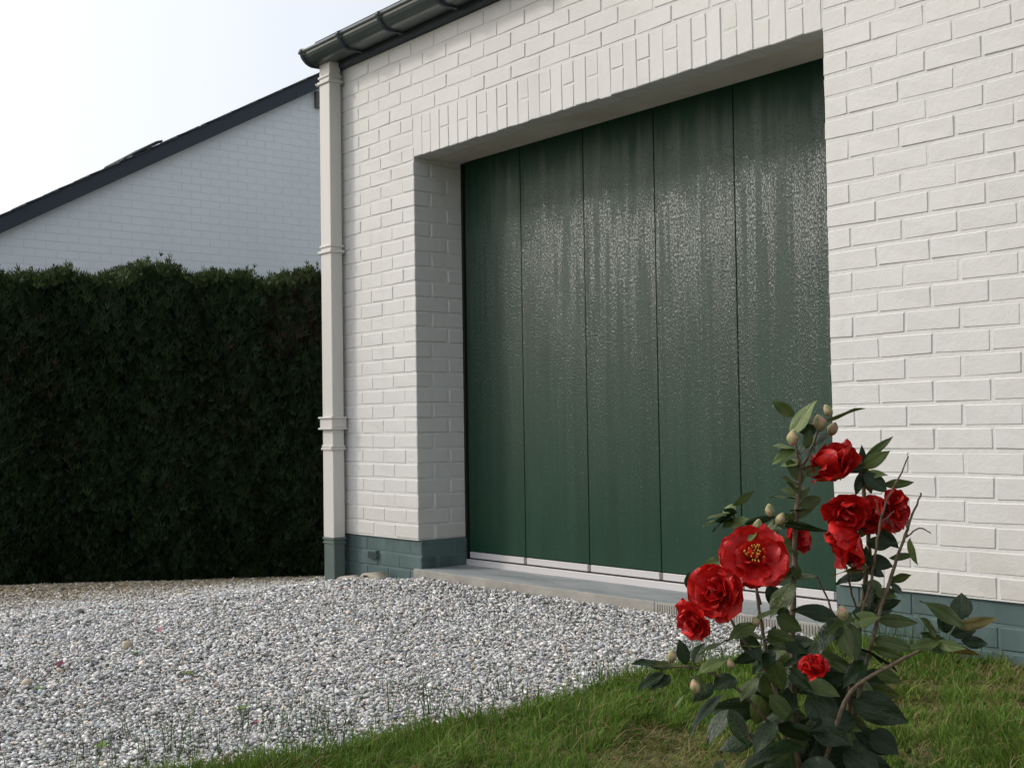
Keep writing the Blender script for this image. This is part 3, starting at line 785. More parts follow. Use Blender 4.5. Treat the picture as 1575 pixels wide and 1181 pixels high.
A.append(blades(Pl, rng.uniform(.012, .034, nl), rng.uniform(.007, .012, nl), rng.uniform(.7, 1.3, nl), rng.uniform(0, 6.28, nl), np.array([.045,.095,.018])*rng.uniform(.7, 1.4, (nl, 1))))
ns = 1500     # dead thatch lying flat
xx = rng.uniform(2.5, 4.2, ns); yy = rng.uniform(-2.4, -.02, ns)
A.append(blades(np.stack([xx, yy, lz(xx, yy)+rng.uniform(.005, .02, ns)], 1), rng.uniform(.03, .07, ns), rng.uniform(.0018, .003, ns), rng.uniform(1.3, 2.2, ns), rng.uniform(0, 6.28, ns), np.array([.25,.19,.10])*rng.uniform(.5, 1.2, (ns, 1))))
off_ = 0; Vs, Ts, Cs = [], [], []
for V, T, c_ in A: Vs.append(V); Ts.append(T+off_); Cs.append(c_); off_ += len(V)
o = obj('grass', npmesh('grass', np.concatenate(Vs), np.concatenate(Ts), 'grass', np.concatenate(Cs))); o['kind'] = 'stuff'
print('blades', n)

# ---------------------------------------------------------------- small things on the gravel
def halfpipe(name, label, loc, rad, ln, rz):
    V = []; Fc = []; n = 20
    for yy in (-ln/2, ln/2):
        for r_ in (rad, rad-.013):
            for k in range(n+1):
                t = math.pi*k/n; V.append((r_*math.cos(t), yy, r_*math.sin(t)))
    m1 = n+1
    for k in range(n):
        Fc += [(k, k+1, 2*m1+k+1, 2*m1+k), (m1+k+1, m1+k, 3*m1+k, 3*m1+k+1), (k+1, k, m1+k, m1+k+1), (2*m1+k, 2*m1+k+1, 3*m1+k+1, 3*m1+k)]
    o = obj(name, mesh(name, V, Fc, 'clay', True), None, loc, (0,0,rz)); o['label'] = label; o['category'] = 'tile'; o['group'] = 'curved tiles half buried by the plinth'
    return o
halfpipe('curved_tile', 'curved clay tile half buried in gravel, the one nearer the downpipe', (-.495,-.085,-.297), .095, .10, .12)
halfpipe('curved_tile', 'curved clay tile half buried in gravel, the one nearer the doorstep', (-.265,-.085,-.276), .108, .10, -.1)
def rock(name, label, cat, loc, s, mat, group=None, seed=1):
    bm = bmesh.new(); bmesh.ops.create_icosphere(bm, subdivisions=3, radius=1); r2 = np.random.default_rng(seed); ph = r2.uniform(0,6.28,6)
    for v in bm.verts:
        c_ = v.co; k = 1+.10*math.sin(c_.x*2.3+ph[0])+.09*math.sin(c_.y*3.1+ph[1])+.07*math.sin(c_.z*4.2+ph[2]+c_.x*2)
        v.co = Vector((c_.x*s[0], c_.y*s[1], c_.z*s[2]))*k
    o = obj(name, bm_mesh(name, bm, mat, True), None, (loc[0], loc[1], float(gz(loc[0], loc[1]))+s[2]*.7), (0,0,r2.uniform(0,3)))
    o['label'] = label; o['category'] = cat
    if group: o['group'] = group
rock('pebble', 'round beige pebble on grey gravel, nearer the hedge', 'pebble', (.83,-1.806), (.017,.013,.016), 'pebble', 'beige pebbles lying on the gravel', 3)
rock('pebble', 'round beige pebble on grey gravel at the left picture edge', 'pebble', (1.243,-2.282), (.014,.012,.014), 'pebble', 'beige pebbles lying on the gravel', 5)
rock('stone', 'blackish stone lying on pale gravel near the hedge shade', 'stone', (-.20,-1.597), (.020,.016,.014), 'darkstone', None, 7)
def petal_flat(label, loc, s, mat, seed):
    r2 = random.Random(seed); V = []; Fc = []; n = 7; m = 5
    for j in range(m):
        for i in range(n):
            u = i/(n-1)*2-1; v = j/(m-1); wd = math.sin(math.pi*(.12+.8*v))**.7
            V.append((u*wd*s*.5, (v-.5)*s, .006+.25*s*u*u*wd+.06*s*math.sin(u*5+v*4+seed)))
    for j in range(m-1):
        for i in range(n-1): a_ = j*n+i; Fc.append((a_, a_+1, a_+n+1, a_+n))
    fz = float(gz(loc[0], loc[1])) if loc[0] < 2.4 else float(lz(loc[0], loc[1]))+.03
    o = obj('fallen_petal', mesh('fallen_petal', V, Fc, mat, True), None, (loc[0], loc[1], fz+.012), (r2.uniform(-.3,.3), r2.uniform(-.3,.3), r2.uniform(0,6)))
    o['label'] = label; o['category'] = 'petal'; o['group'] = 'petals fallen on the ground'
petal_flat('dull pink petal lying on gravel, farthest toward the hedge', (.599,-1.589), .03, 'pinkpetal', 1)
petal_flat('dull pink petal lying on gravel beside the left picture edge', (1.066,-2.118), .028, 'pinkpetal', 2)
petal_flat('curled pink and red petal lying on gravel beside the grass blades', (2.193,-2.017), .022, 'pinkpetal', 3)
def weed(label, loc, s, seed):
    r2 = random.Random(seed); V = []; Fc = []
    for k in range(5):
        a_ = k*1.26+r2.uniform(-.3,.3); l = s*r2.uniform(.7,1.1); i0 = len(V)
        d = Vector((math.cos(a_), math.sin(a_), r2.uniform(.2,.6))); sd_ = Vector((-math.sin(a_), math.cos(a_), 0))
        for t, wd in ((0,.05),(.3,.22),(.65,.26),(1,.0)):
            p_ = d*l*t-Vector((0,0,.25*l*t*t)); V += [p_-sd_*l*wd, p_+Vector((0,0,-.04*l)), p_+sd_*l*wd]
        for q_ in range(3):
            for c_ in range(2): b_ = i0+q_*3+c_; Fc.append((b_, b_+1, b_+4, b_+3))
    o = obj('weed', mesh('weed', V, Fc, 'weed', True), None, (loc[0], loc[1], float(gz(*loc))+.010)); o['label'] = label; o['category'] = 'weed'; o['group'] = 'seedlings in the gravel'
weed('tiny bright green seedling beside the beige pebble nearer the hedge', (.978,-1.832), .028, 1)
weed('tiny bright green seedling beside the beige pebble at the left picture edge', (1.364,-2.287), .026, 2)
weed('tiny bright green seedling alone in the middle of the gravel', (1.42,-1.85), .026, 3)
weed('broad yellow green seedling near the lower left edge of the gravel', (2.115,-2.381), .032, 4)
weed('small green seedling in gravel beside the fringe of grass blades', (2.004,-1.964), .026, 5)
STEMS = [([(0.001, 0.0, -0.003), (-0.005, -0.009, 0.251), (-0.01, -0.015, 0.427), (-0.002, -0.01, 0.55), (0.001, -0.023, 0.644), (0.008, -0.025, 0.694)], 6, 3.2),
([(0.008, -0.025, 0.694), (0.002, -0.026, 0.722), (-0.004, -0.027, 0.754)], 3, 1.6),
([(0.008, -0.025, 0.694), (0.026, -0.016, 0.724), (0.045, -0.007, 0.763)], 3, 1.6),
([(0.023, 0.031, -0.015), (0.073, 0.034, 0.186), (0.092, 0.018, 0.347), (0.108, 0.013, 0.462), (0.122, 0.01, 0.556), (0.117, 0.007, 0.651), (0.105, 0.004, 0.709)], 6.5, 2.5),
([(0.06, 0.013, 0.192), (0.086, -0.032, 0.326), (0.11, -0.056, 0.442), (0.138, -0.059, 0.528), (0.16, -0.061, 0.591), (0.172, -0.062, 0.623), (0.186, -0.064, 0.656)], 4.2, 1.4),
([(0.164, -0.061, 0.589), (0.159, -0.072, 0.614)], 1.3, 0.8),
([(0.162, -0.061, 0.587), (0.185, -0.052, 0.6), (0.204, -0.051, 0.592)], 1.4, 0.8),
([(0.089, -0.046, 0.451), (0.106, -0.059, 0.523), (0.114, -0.071, 0.585), (0.127, -0.073, 0.64), (0.148, -0.075, 0.68), (0.163, -0.076, 0.713)], 2.6, 1.1),
([(0.12, -0.072, 0.615), (0.112, -0.083, 0.636), (0.109, -0.083, 0.648)], 1.1, 0.6),
([(0.122, -0.072, 0.613), (0.141, -0.073, 0.629)], 1.1, 0.6),
([(0.019, -0.058, 0.212), (0.036, -0.091, 0.3), (0.061, -0.103, 0.361), (0.114, -0.114, 0.398), (0.171, -0.115, 0.425), (0.198, -0.116, 0.436)], 4, 2.0),
([(-0.021, -0.029, 0.246), (-0.079, -0.072, 0.327), (-0.132, -0.094, 0.377), (-0.186, -0.094, 0.398), (-0.231, -0.094, 0.394)], 3, 1.4),
([(0.079, 0.006, 0.391), (0.065, 0.033, 0.465), (0.044, 0.032, 0.515)], 2, 1.4),
([(0.044, 0.032, 0.515), (0.036, 0.031, 0.52)], 1.3, 1),
([(-0.006, -0.038, 0.228), (-0.051, -0.063, 0.355), (-0.068, -0.066, 0.456), (-0.077, -0.069, 0.527)], 3.6, 2.2),
([(-0.056, -0.063, 0.375), (-0.104, -0.086, 0.44), (-0.134, -0.078, 0.494)], 2.6, 1.8),
([(-0.066, -0.047, 0.484), (-0.081, -0.03, 0.563), (-0.099, -0.022, 0.615), (-0.102, -0.023, 0.633)], 2.2, 1.2),
([(-0.038, -0.02, 0.562), (-0.037, -0.021, 0.598), (-0.039, -0.022, 0.624)], 1.6, 1.2),
([(0.1, -0.036, 0.444), (0.12, -0.047, 0.481), (0.137, -0.049, 0.519)], 1.6, 1),
([(0.103, 0.004, 0.453), (0.086, -0.008, 0.502), (0.078, -0.019, 0.539)], 1.8, 1.5),
([(-0.02, 0.054, 0.182), (-0.069, 0.071, 0.253), (-0.111, 0.069, 0.307)], 2.4, 1.2),
([(0.046, 0.046, 0.131), (0.119, 0.052, 0.223), (0.162, 0.051, 0.254)], 2.6, 1.3)]
LEAVES = [((-0.007, -0.027, 0.748), (0.025, -0.039, 0.8), 0.029, 10.0, 2),
((0.001, -0.018, 0.779), (-0.031, -0.019, 0.802), 0.0187, -20.0, 1),
((-0.003, -0.036, 0.726), (-0.04, -0.047, 0.736), 0.0249, 20.0, 2),
((-0.001, -0.036, 0.727), (-0.04, -0.056, 0.712), 0.0197, -10.0, 2),
((0.049, -0.018, 0.766), (0.101, -0.029, 0.796), 0.0228, -60.0, 1),
((0.038, -0.007, 0.755), (0.003, -0.027, 0.76), 0.0187, -40.0, 0),
((0.055, -0.017, 0.751), (0.027, -0.026, 0.729), 0.029, 40.0, 0),
((0.017, -0.026, 0.727), (0.023, -0.027, 0.756), 0.0155, 20.0, 1),
((0.014, -0.025, 0.685), (0.043, -0.035, 0.696), 0.0135, 50.0, 1),
((0.007, -0.024, 0.667), (-0.024, -0.045, 0.685), 0.0187, 20.0, 1),
((0.006, -0.024, 0.67), (0.014, -0.025, 0.694), 0.0124, 0.0, 1),
((-0.0, -0.023, 0.646), (-0.041, -0.034, 0.654), 0.0104, 70.0, 1),
((0.003, -0.023, 0.646), (0.019, -0.024, 0.663), 0.0124, 30.0, 1),
((0.005, -0.024, 0.654), (-0.013, -0.044, 0.674), 0.0145, 10.0, 1),
((0.006, -0.026, 0.717), (0.019, -0.017, 0.742), 0.0166, -20.0, 0),
((-0.104, -0.022, 0.625), (-0.144, -0.043, 0.63), 0.0166, 40.0, 1),
((-0.102, -0.023, 0.638), (-0.069, -0.024, 0.659), 0.0124, 60.0, 1),
((-0.106, -0.022, 0.612), (-0.15, -0.052, 0.617), 0.0228, 20.0, 2),
((-0.105, -0.022, 0.606), (-0.085, -0.042, 0.619), 0.0187, 10.0, 2),
((-0.083, -0.022, 0.608), (-0.039, -0.032, 0.618), 0.0135, 60.0, 0),
((-0.021, -0.022, 0.61), (0.039, -0.031, 0.595), 0.0145, 60.0, 0),
((-0.019, -0.022, 0.615), (0.029, -0.013, 0.63), 0.0135, 50.0, 1),
((-0.037, -0.001, 0.585), (-0.0, -0.02, 0.565), 0.0269, 0.0, 1),
((-0.121, -0.01, 0.55), (-0.149, -0.02, 0.545), 0.0166, 0.0, 2),
((-0.103, -0.022, 0.615), (-0.12, -0.042, 0.604), 0.0145, 0.0, 1),
((-0.073, -0.072, 0.603), (-0.092, -0.091, 0.587), 0.0124, 0.0, 2),
((0.115, -0.005, 0.7), (0.064, -0.026, 0.726), 0.0249, 20.0, 0),
((0.118, 0.004, 0.71), (0.159, -0.007, 0.74), 0.0124, 55.0, 1),
((0.112, -0.005, 0.694), (0.144, -0.026, 0.719), 0.0207, 20.0, 2),
((0.142, -0.004, 0.668), (0.191, -0.004, 0.667), 0.0135, 55.0, 1),
((0.113, -0.005, 0.685), (0.142, -0.024, 0.659), 0.029, 0.0, 0),
((0.118, 0.005, 0.687), (0.1, -0.004, 0.656), 0.0166, 0.0, 0),
((0.114, 0.005, 0.691), (0.114, 0.004, 0.727), 0.0124, 30.0, 0),
((0.11, -0.021, 0.574), (0.15, -0.041, 0.581), 0.029, 0.0, 0),
((0.135, 0.019, 0.595), (0.169, 0.01, 0.566), 0.0207, 10.0, 0),
((0.145, -0.02, 0.551), (0.186, -0.02, 0.554), 0.0104, 60.0, 1),
((0.168, -0.061, 0.587), (0.17, -0.06, 0.546), 0.0114, 50.0, 2),
((0.114, -0.039, 0.541), (0.049, -0.059, 0.532), 0.0228, 20.0, 3),
((0.112, -0.02, 0.562), (0.069, -0.04, 0.55), 0.029, 0.0, 0),
((0.112, 0.001, 0.526), (0.065, -0.018, 0.514), 0.0249, 20.0, 0),
((0.112, -0.02, 0.549), (0.146, -0.029, 0.539), 0.0269, 20.0, 0),
((0.135, -0.049, 0.519), (0.17, -0.049, 0.525), 0.0145, 50.0, 1),
((0.135, -0.049, 0.516), (0.161, -0.048, 0.498), 0.0166, 0.0, 0),
((0.123, -0.037, 0.481), (0.101, -0.038, 0.51), 0.0207, 0.0, 0),
((0.118, -0.047, 0.481), (0.144, -0.048, 0.506), 0.0166, 0.0, 1),
((0.12, -0.047, 0.476), (0.157, -0.037, 0.484), 0.0166, 40.0, 0),
((-0.014, -0.059, 0.519), (-0.056, -0.077, 0.475), 0.0373, 10.0, 1),
((-0.033, -0.077, 0.484), (-0.089, -0.107, 0.474), 0.0187, 50.0, 1),
((-0.082, -0.087, 0.461), (-0.125, -0.116, 0.447), 0.0249, 10.0, 1),
((-0.046, -0.067, 0.468), (-0.006, -0.066, 0.447), 0.0269, 10.0, 1),
((0.056, -0.047, 0.461), (-0.015, -0.077, 0.479), 0.029, 10.0, 0),
((0.058, -0.046, 0.456), (0.019, -0.075, 0.424), 0.0373, 0.0, 0),
((0.056, -0.056, 0.456), (0.059, -0.095, 0.413), 0.0249, 10.0, 1),
((0.074, -0.046, 0.453), (0.076, -0.075, 0.407), 0.029, -10.0, 1),
((0.104, -0.017, 0.464), (0.147, -0.017, 0.468), 0.029, 10.0, 0),
((0.12, -0.036, 0.456), (0.172, -0.056, 0.453), 0.0207, 40.0, 1),
((0.11, -0.045, 0.427), (0.159, -0.075, 0.417), 0.0228, 30.0, 1),
((0.102, -0.055, 0.418), (0.152, -0.074, 0.401), 0.0145, 50.0, 1),
((0.235, -0.116, 0.451), (0.168, -0.138, 0.496), 0.0249, 20.0, 1),
((0.24, -0.077, 0.461), (0.241, -0.068, 0.498), 0.0332, 0.0, 0),
((0.202, -0.116, 0.446), (0.196, -0.117, 0.483), 0.0228, 10.0, 0),
((0.187, -0.116, 0.44), (0.164, -0.137, 0.473), 0.0207, 30.0, 1),
((0.214, -0.116, 0.456), (0.27, -0.127, 0.468), 0.0176, 40.0, 3),
((0.23, -0.096, 0.432), (0.271, -0.095, 0.426), 0.0187, 30.0, 0),
((0.193, -0.116, 0.435), (0.142, -0.135, 0.429), 0.0207, 20.0, 1),
((0.186, -0.116, 0.432), (0.212, -0.145, 0.427), 0.0166, 40.0, 2),
((0.204, -0.095, 0.425), (0.254, -0.095, 0.41), 0.0135, 50.0, 3),
((0.211, -0.106, 0.443), (0.252, -0.096, 0.446), 0.0207, 20.0, 0),
((-0.19, -0.094, 0.401), (-0.199, -0.096, 0.436), 0.0207, 10.0, 0),
((-0.177, -0.084, 0.401), (-0.167, -0.085, 0.431), 0.0207, 0.0, 0),
((-0.22, -0.094, 0.396), (-0.266, -0.105, 0.412), 0.0207, 20.0, 0),
((-0.224, -0.094, 0.389), (-0.264, -0.113, 0.372), 0.0187, 10.0, 0),
((-0.21, -0.094, 0.401), (-0.239, -0.115, 0.408), 0.0155, 30.0, 1),
((-0.215, -0.094, 0.385), (-0.245, -0.113, 0.371), 0.0207, 0.0, 0),
((-0.123, -0.095, 0.409), (-0.177, -0.124, 0.402), 0.0207, 30.0, 2),
((-0.117, -0.086, 0.437), (-0.171, -0.115, 0.427), 0.0166, 50.0, 1),
((-0.115, -0.094, 0.379), (-0.15, -0.113, 0.374), 0.0311, 10.0, 0),
((-0.181, -0.093, 0.365), (-0.22, -0.122, 0.34), 0.0166, 40.0, 2),
((-0.135, -0.093, 0.354), (-0.195, -0.131, 0.321), 0.0269, 30.0, 0),
((-0.186, -0.094, 0.383), (-0.165, -0.113, 0.365), 0.0187, 0.0, 1),
((-0.149, -0.083, 0.37), (-0.18, -0.103, 0.35), 0.0249, 10.0, 0),
((0.076, -0.032, 0.333), (0.145, -0.071, 0.307), 0.0477, 10.0, 0),
((-0.015, -0.09, 0.273), (-0.108, -0.15, 0.276), 0.0477, 10.0, 0),
((-0.063, -0.083, 0.351), (-0.025, -0.091, 0.313), 0.0269, 0.0, 1),
((0.001, -0.062, 0.346), (0.035, -0.091, 0.307), 0.0477, 10.0, 0),
((0.117, 0.01, 0.27), (0.152, -0.009, 0.242), 0.0415, 0.0, 0),
((-0.126, -0.092, 0.332), (-0.108, -0.12, 0.288), 0.029, 20.0, 0),
((0.004, -0.081, 0.31), (0.046, -0.11, 0.285), 0.0415, 10.0, 0),
((-0.05, -0.065, 0.415), (-0.087, -0.094, 0.391), 0.0269, 0.0, 0),
((-0.078, -0.074, 0.377), (-0.109, -0.103, 0.349), 0.0269, 10.0, 1),
((-0.006, -0.043, 0.365), (0.028, -0.063, 0.354), 0.0228, 10.0, 0),
((0.021, -0.013, 0.354), (0.065, -0.043, 0.369), 0.0269, 20.0, 0),
((-0.034, -0.035, 0.425), (0.002, -0.055, 0.413), 0.0269, 0.0, 0),
((-0.1, -0.066, 0.441), (-0.077, -0.095, 0.411), 0.0269, 0.0, 0),
((0.096, -0.044, 0.394), (0.057, -0.073, 0.365), 0.029, 0.0, 0),
((0.109, -0.054, 0.381), (0.146, -0.063, 0.364), 0.0207, 20.0, 1),
((-0.024, -0.109, 0.247), (0.025, -0.148, 0.237), 0.0456, 0.0, 0),
((0.059, -0.059, 0.262), (0.094, -0.108, 0.235), 0.0456, 0.0, 0),
((-0.062, -0.111, 0.316), (-0.098, -0.14, 0.285), 0.0311, 0.0, 0),
((-0.016, -0.016, 0.447), (-0.032, -0.007, 0.488), 0.0207, 0.0, 0),
((-0.053, -0.038, 0.513), (-0.025, -0.047, 0.473), 0.0269, 0.0, 0),
((-0.178, -0.038, 0.509), (-0.173, -0.039, 0.535), 0.0166, 40.0, 0),
((-0.174, -0.045, 0.429), (-0.148, -0.046, 0.454), 0.0187, 0.0, 0),
((-0.034, 0.031, 0.202), (-0.046, 0.03, 0.159), 0.0228, -45.0, 0),
((0.101, -0.024, 0.255), (0.019, -0.061, 0.236), 0.0429, -7.0, 0),
((-0.019, 0.031, 0.398), (-0.035, 0.009, 0.336), 0.0329, 46.0, 0),
((-0.021, -0.064, 0.212), (-0.035, -0.068, 0.173), 0.0227, -28.0, 0),
((-0.063, -0.044, 0.347), (-0.081, -0.031, 0.293), 0.0325, -15.0, 1),
((0.006, -0.026, 0.294), (0.074, -0.063, 0.291), 0.0339, -10.0, 1),
((-0.004, 0.04, 0.166), (-0.006, 0.017, 0.11), 0.0366, 1.0, 0),
((0.022, 0.058, 0.38), (-0.017, 0.074, 0.336), 0.0312, -7.0, 1),
((0.026, 0.049, 0.222), (0.094, 0.015, 0.201), 0.0414, -33.0, 1),
((-0.051, 0.034, 0.308), (-0.132, 0.032, 0.296), 0.0366, -50.0, 0),
((0.029, 0.111, 0.145), (-0.019, 0.077, 0.092), 0.0358, -33.0, 0),
((-0.001, 0.092, 0.172), (0.039, 0.084, 0.127), 0.0293, 11.0, 0),
((0.12, 0.013, 0.342), (0.165, 0.016, 0.322), 0.0208, 52.0, 1),
((0.09, 0.057, 0.287), (0.126, 0.056, 0.244), 0.0304, 15.0, 1),
((0.023, 0.065, 0.223), (0.076, 0.078, 0.212), 0.0211, -28.0, 0),
((0.148, 0.1, 0.237), (0.104, 0.077, 0.198), 0.0281, 36.0, 1),
((0.009, -0.003, 0.237), (0.03, -0.012, 0.195), 0.0291, 30.0, 0),
((-0.033, -0.061, 0.306), (0.018, -0.098, 0.295), 0.0312, -48.0, 0),
((0.065, 0.07, 0.246), (-0.007, 0.051, 0.238), 0.0319, -23.0, 0),
((-0.024, 0.116, 0.348), (-0.028, 0.113, 0.276), 0.0363, -21.0, 0),
((0.029, 0.092, 0.336), (0.072, 0.119, 0.274), 0.0318, -29.0, 1),
((0.016, 0.016, 0.273), (0.009, 0.033, 0.213), 0.0342, 31.0, 0),
((-0.08, -0.055, 0.348), (-0.021, -0.024, 0.317), 0.0262, -43.0, 0),
((0.079, 0.118, 0.233), (0.112, 0.075, 0.209), 0.0274, -39.0, 1),
((-0.001, -0.006, 0.219), (-0.053, -0.036, 0.187), 0.0277, 41.0, 0),
((-0.003, 0.005, 0.173), (0.042, 0.008, 0.133), 0.0286, -43.0, 0),
((-0.048, 0.029, 0.398), (-0.101, -0.014, 0.388), 0.0209, -35.0, 0),
((-0.044, 0.004, 0.389), (-0.039, -0.039, 0.357), 0.0203, 25.0, 0),
((-0.023, 0.098, 0.335), (0.029, 0.114, 0.313), 0.024, -6.0, 1),
((0.066, -0.01, 0.371), (0.004, -0.042, 0.351), 0.0304, -13.0, 0),
((-0.015, 0.109, 0.301), (-0.087, 0.094, 0.299), 0.0328, 38.0, 0),
((-0.007, 0.029, 0.182), (0.041, 0.021, 0.168), 0.0268, 2.0, 1),
((0.009, -0.023, 0.291), (-0.039, -0.054, 0.246), 0.0352, -49.0, 1),
((-0.062, -0.032, 0.252), (-0.087, -0.003, 0.205), 0.0249, -42.0, 0),
((-0.087, -0.021, 0.209), (-0.061, 0.006, 0.163), 0.02, 52.0, 1),
((-0.009, -0.023, 0.185), (-0.027, -0.07, 0.143), 0.0298, -10.0, 0),
((-0.056, 0.068, 0.333), (0.006, 0.033, 0.331), 0.0289, 23.0, 0),
((0.041, -0.015, 0.354), (-0.005, 0.001, 0.342), 0.0243, -22.0, 1),
((0.08, 0.061, 0.342), (0.161, 0.064, 0.334), 0.0405, 14.0, 0),
((0.061, 0.031, 0.231), (-0.009, 0.044, 0.215), 0.0309, 59.0, 0),
((0.007, -0.015, 0.403), (-0.036, -0.005, 0.382), 0.022, -33.0, 1),
((0.044, 0.018, 0.177), (0.097, 0.018, 0.152), 0.0286, 30.0, 1),
((0.025, -0.025, 0.303), (0.092, -0.011, 0.261), 0.0336, 23.0, 1),
((0.034, -0.039, 0.419), (-0.027, -0.053, 0.394), 0.0341, 7.0, 0),
((0.012, 0.111, 0.241), (0.032, 0.117, 0.194), 0.0237, -0.0, 0),
((0.086, -0.067, 0.223), (0.124, -0.075, 0.199), 0.0229, -3.0, 0),
((0.11, -0.024, 0.207), (0.128, -0.068, 0.171), 0.0283, 44.0, 1),
((0.023, 0.007, 0.213), (-0.031, -0.016, 0.205), 0.0214, -29.0, 1),
((0.077, 0.101, 0.244), (0.06, 0.096, 0.203), 0.0211, -33.0, 0),
((-0.062, -0.007, 0.324), (-0.053, 0.012, 0.263), 0.0356, 43.0, 1),
((0.092, 0.029, 0.27), (0.137, 0.002, 0.239), 0.0363, 1.0, 0),
((0.059, -0.037, 0.423), (0.12, -0.049, 0.404), 0.0364, -45.0, 0),
((0.02, 0.017, 0.393), (0.072, 0.04, 0.368), 0.0208, 25.0, 1),
((0.024, -0.025, 0.207), (-0.048, -0.033, 0.192), 0.0317, 45.0, 0),
((0.068, 0.11, 0.276), (0.003, 0.114, 0.233), 0.0321, -34.0, 0),
((-0.006, 0.007, 0.355), (-0.041, -0.018, 0.308), 0.03, 28.0, 0),
((0.159, 0.086, 0.355), (0.123, 0.093, 0.312), 0.0306, -28.0, 0),
((0.029, 0.007, 0.258), (0.007, 0.001, 0.22), 0.0256, -1.0, 0),
((-0.003, 0.019, 0.203), (0.046, 0.021, 0.17), 0.0283, -39.0, 1),
((0.008, 0.013, 0.227), (-0.064, 0.004, 0.224), 0.0295, 1.0, 0),
((0.016, 0.018, 0.413), (-0.041, 0.02, 0.395), 0.0253, 24.0, 1),
((0.028, -0.011, 0.42), (-0.053, -0.045, 0.418), 0.0368, 26.0, 0),
((0.043, 0.045, 0.263), (0.038, 0.051, 0.194), 0.0426, 4.0, 0),
((0.021, -0.025, 0.258), (0.042, -0.059, 0.217), 0.0353, -39.0, 0),
((0.078, -0.05, 0.418), (0.142, -0.046, 0.383), 0.0337, -46.0, 0),
((0.028, 0.047, 0.255), (0.071, 0.031, 0.206), 0.0363, 23.0, 0),
((-0.03, 0.024, 0.308), (0.002, -0.003, 0.277), 0.0265, 0.0, 0),
((-0.011, -0.069, 0.33), (-0.084, -0.075, 0.304), 0.0335, 22.0, 0),
((-0.046, -0.056, 0.3), (0.002, -0.065, 0.277), 0.0258, 54.0, 0),
((0.126, 0.088, 0.308), (0.041, 0.051, 0.303), 0.0391, -34.0, 1),
((-0.132, -0.06, 0.247), (-0.147, -0.054, 0.203), 0.0256, 12.0, 0),
((0.004, 0.048, 0.173), (-0.069, 0.051, 0.162), 0.0392, -38.0, 0),
((-0.017, 0.07, 0.299), (-0.012, 0.073, 0.251), 0.0222, 43.0, 0),
((0.094, 0.033, 0.335), (0.039, 0.003, 0.309), 0.029, -11.0, 0),
((0.0, -0.065, 0.365), (0.038, -0.093, 0.352), 0.0266, 14.0, 1),
((-0.022, 0.039, 0.32), (0.024, 0.068, 0.265), 0.0284, -46.0, 1),
((0.024, 0.081, 0.366), (0.098, 0.074, 0.344), 0.0385, 2.0, 0),
((-0.029, -0.022, 0.353), (-0.024, -0.036, 0.299), 0.0323, -38.0, 0),
((0.066, 0.049, 0.224), (0.01, 0.033, 0.207), 0.0241, -49.0, 0),
((-0.047, 0.108, 0.242), (-0.105, 0.115, 0.221), 0.0311, 3.0, 0),
((-0.058, -0.073, 0.405), (-0.044, -0.077, 0.357), 0.0303, 4.0, 1),
((0.033, 0.053, 0.382), (0.097, 0.05, 0.367), 0.0301, 30.0, 1),
((0.116, 0.089, 0.192), (0.181, 0.118, 0.158), 0.0278, -0.0, 0),
((-0.052, 0.007, 0.311), (-0.042, 0.038, 0.249), 0.032, 29.0, 1),
((0.029, 0.05, 0.317), (0.07, 0.019, 0.272), 0.0406, 18.0, 1),
((-0.017, -0.003, 0.173), (-0.042, 0.024, 0.129), 0.0269, -18.0, 0),
((-0.112, -0.004, 0.313), (-0.148, -0.023, 0.268), 0.034, 29.0, 0),
((0.074, -0.041, 0.194), (0.083, -0.058, 0.139), 0.0317, -16.0, 0),
((-0.016, 0.021, 0.266), (-0.01, -0.026, 0.227), 0.0262, -32.0, 1),
((0.079, -0.048, 0.307), (0.005, -0.098, 0.303), 0.0341, -23.0, 0),
((0.014, 0.109, 0.4), (0.081, 0.124, 0.35), 0.0366, 16.0, 0),
((0.074, 0.016, 0.365), (0.122, -0.013, 0.337), 0.0361, -35.0, 1),
((0.088, 0.041, 0.392), (0.142, 0.057, 0.381), 0.0228, 23.0, 0),
((-0.055, 0.03, 0.27), (-0.008, 0.054, 0.208), 0.0405, -44.0, 1),
((0.031, 0.026, 0.4), (0.0, -0.001, 0.361), 0.0273, -21.0, 1),
((-0.069, 0.009, 0.189), (-0.12, 0.017, 0.175), 0.0252, 36.0, 0),
((0.008, 0.103, 0.292), (-0.028, 0.127, 0.235), 0.0289, 17.0, 1),
((-0.058, -0.001, 0.311), (0.008, -0.009, 0.299), 0.0327, 41.0, 1),
((0.04, 0.111, 0.138), (0.027, 0.143, 0.083), 0.0255, -19.0, 0),
((-0.041, 0.039, 0.205), (-0.077, 0.056, 0.156), 0.0319, 49.0, 1),
((0.05, 0.084, 0.148), (0.026, 0.078, 0.083), 0.0409, -39.0, 1),
((-0.053, 0.032, 0.369), (-0.024, 0.001, 0.335), 0.025, 12.0, 0),
((0.128, 0.082, 0.186), (0.111, 0.046, 0.143), 0.0325, 9.0, 0),
((0.0, 0.016, 0.342), (-0.066, -0.008, 0.311), 0.0373, -27.0, 0),
((0.083, 0.113, 0.379), (0.028, 0.138, 0.368), 0.0246, 59.0, 1),
((-0.02, 0.015, 0.196), (0.006, 0.034, 0.136), 0.0293, 11.0, 0),
((0.066, -0.065, 0.227), (0.082, -0.112, 0.192), 0.0337, 10.0, 0),
((0.041, 0.094, 0.285), (0.092, 0.047, 0.27), 0.0351, -48.0, 0),
((0.109, 0.087, 0.138), (0.109, 0.117, 0.074), 0.0304, -32.0, 1),
((0.124, 0.101, 0.336), (0.105, 0.092, 0.27), 0.0396, -30.0, 1),
((0.057, 0.061, 0.214), (0.058, 0.021, 0.181), 0.0214, 25.0, 1),
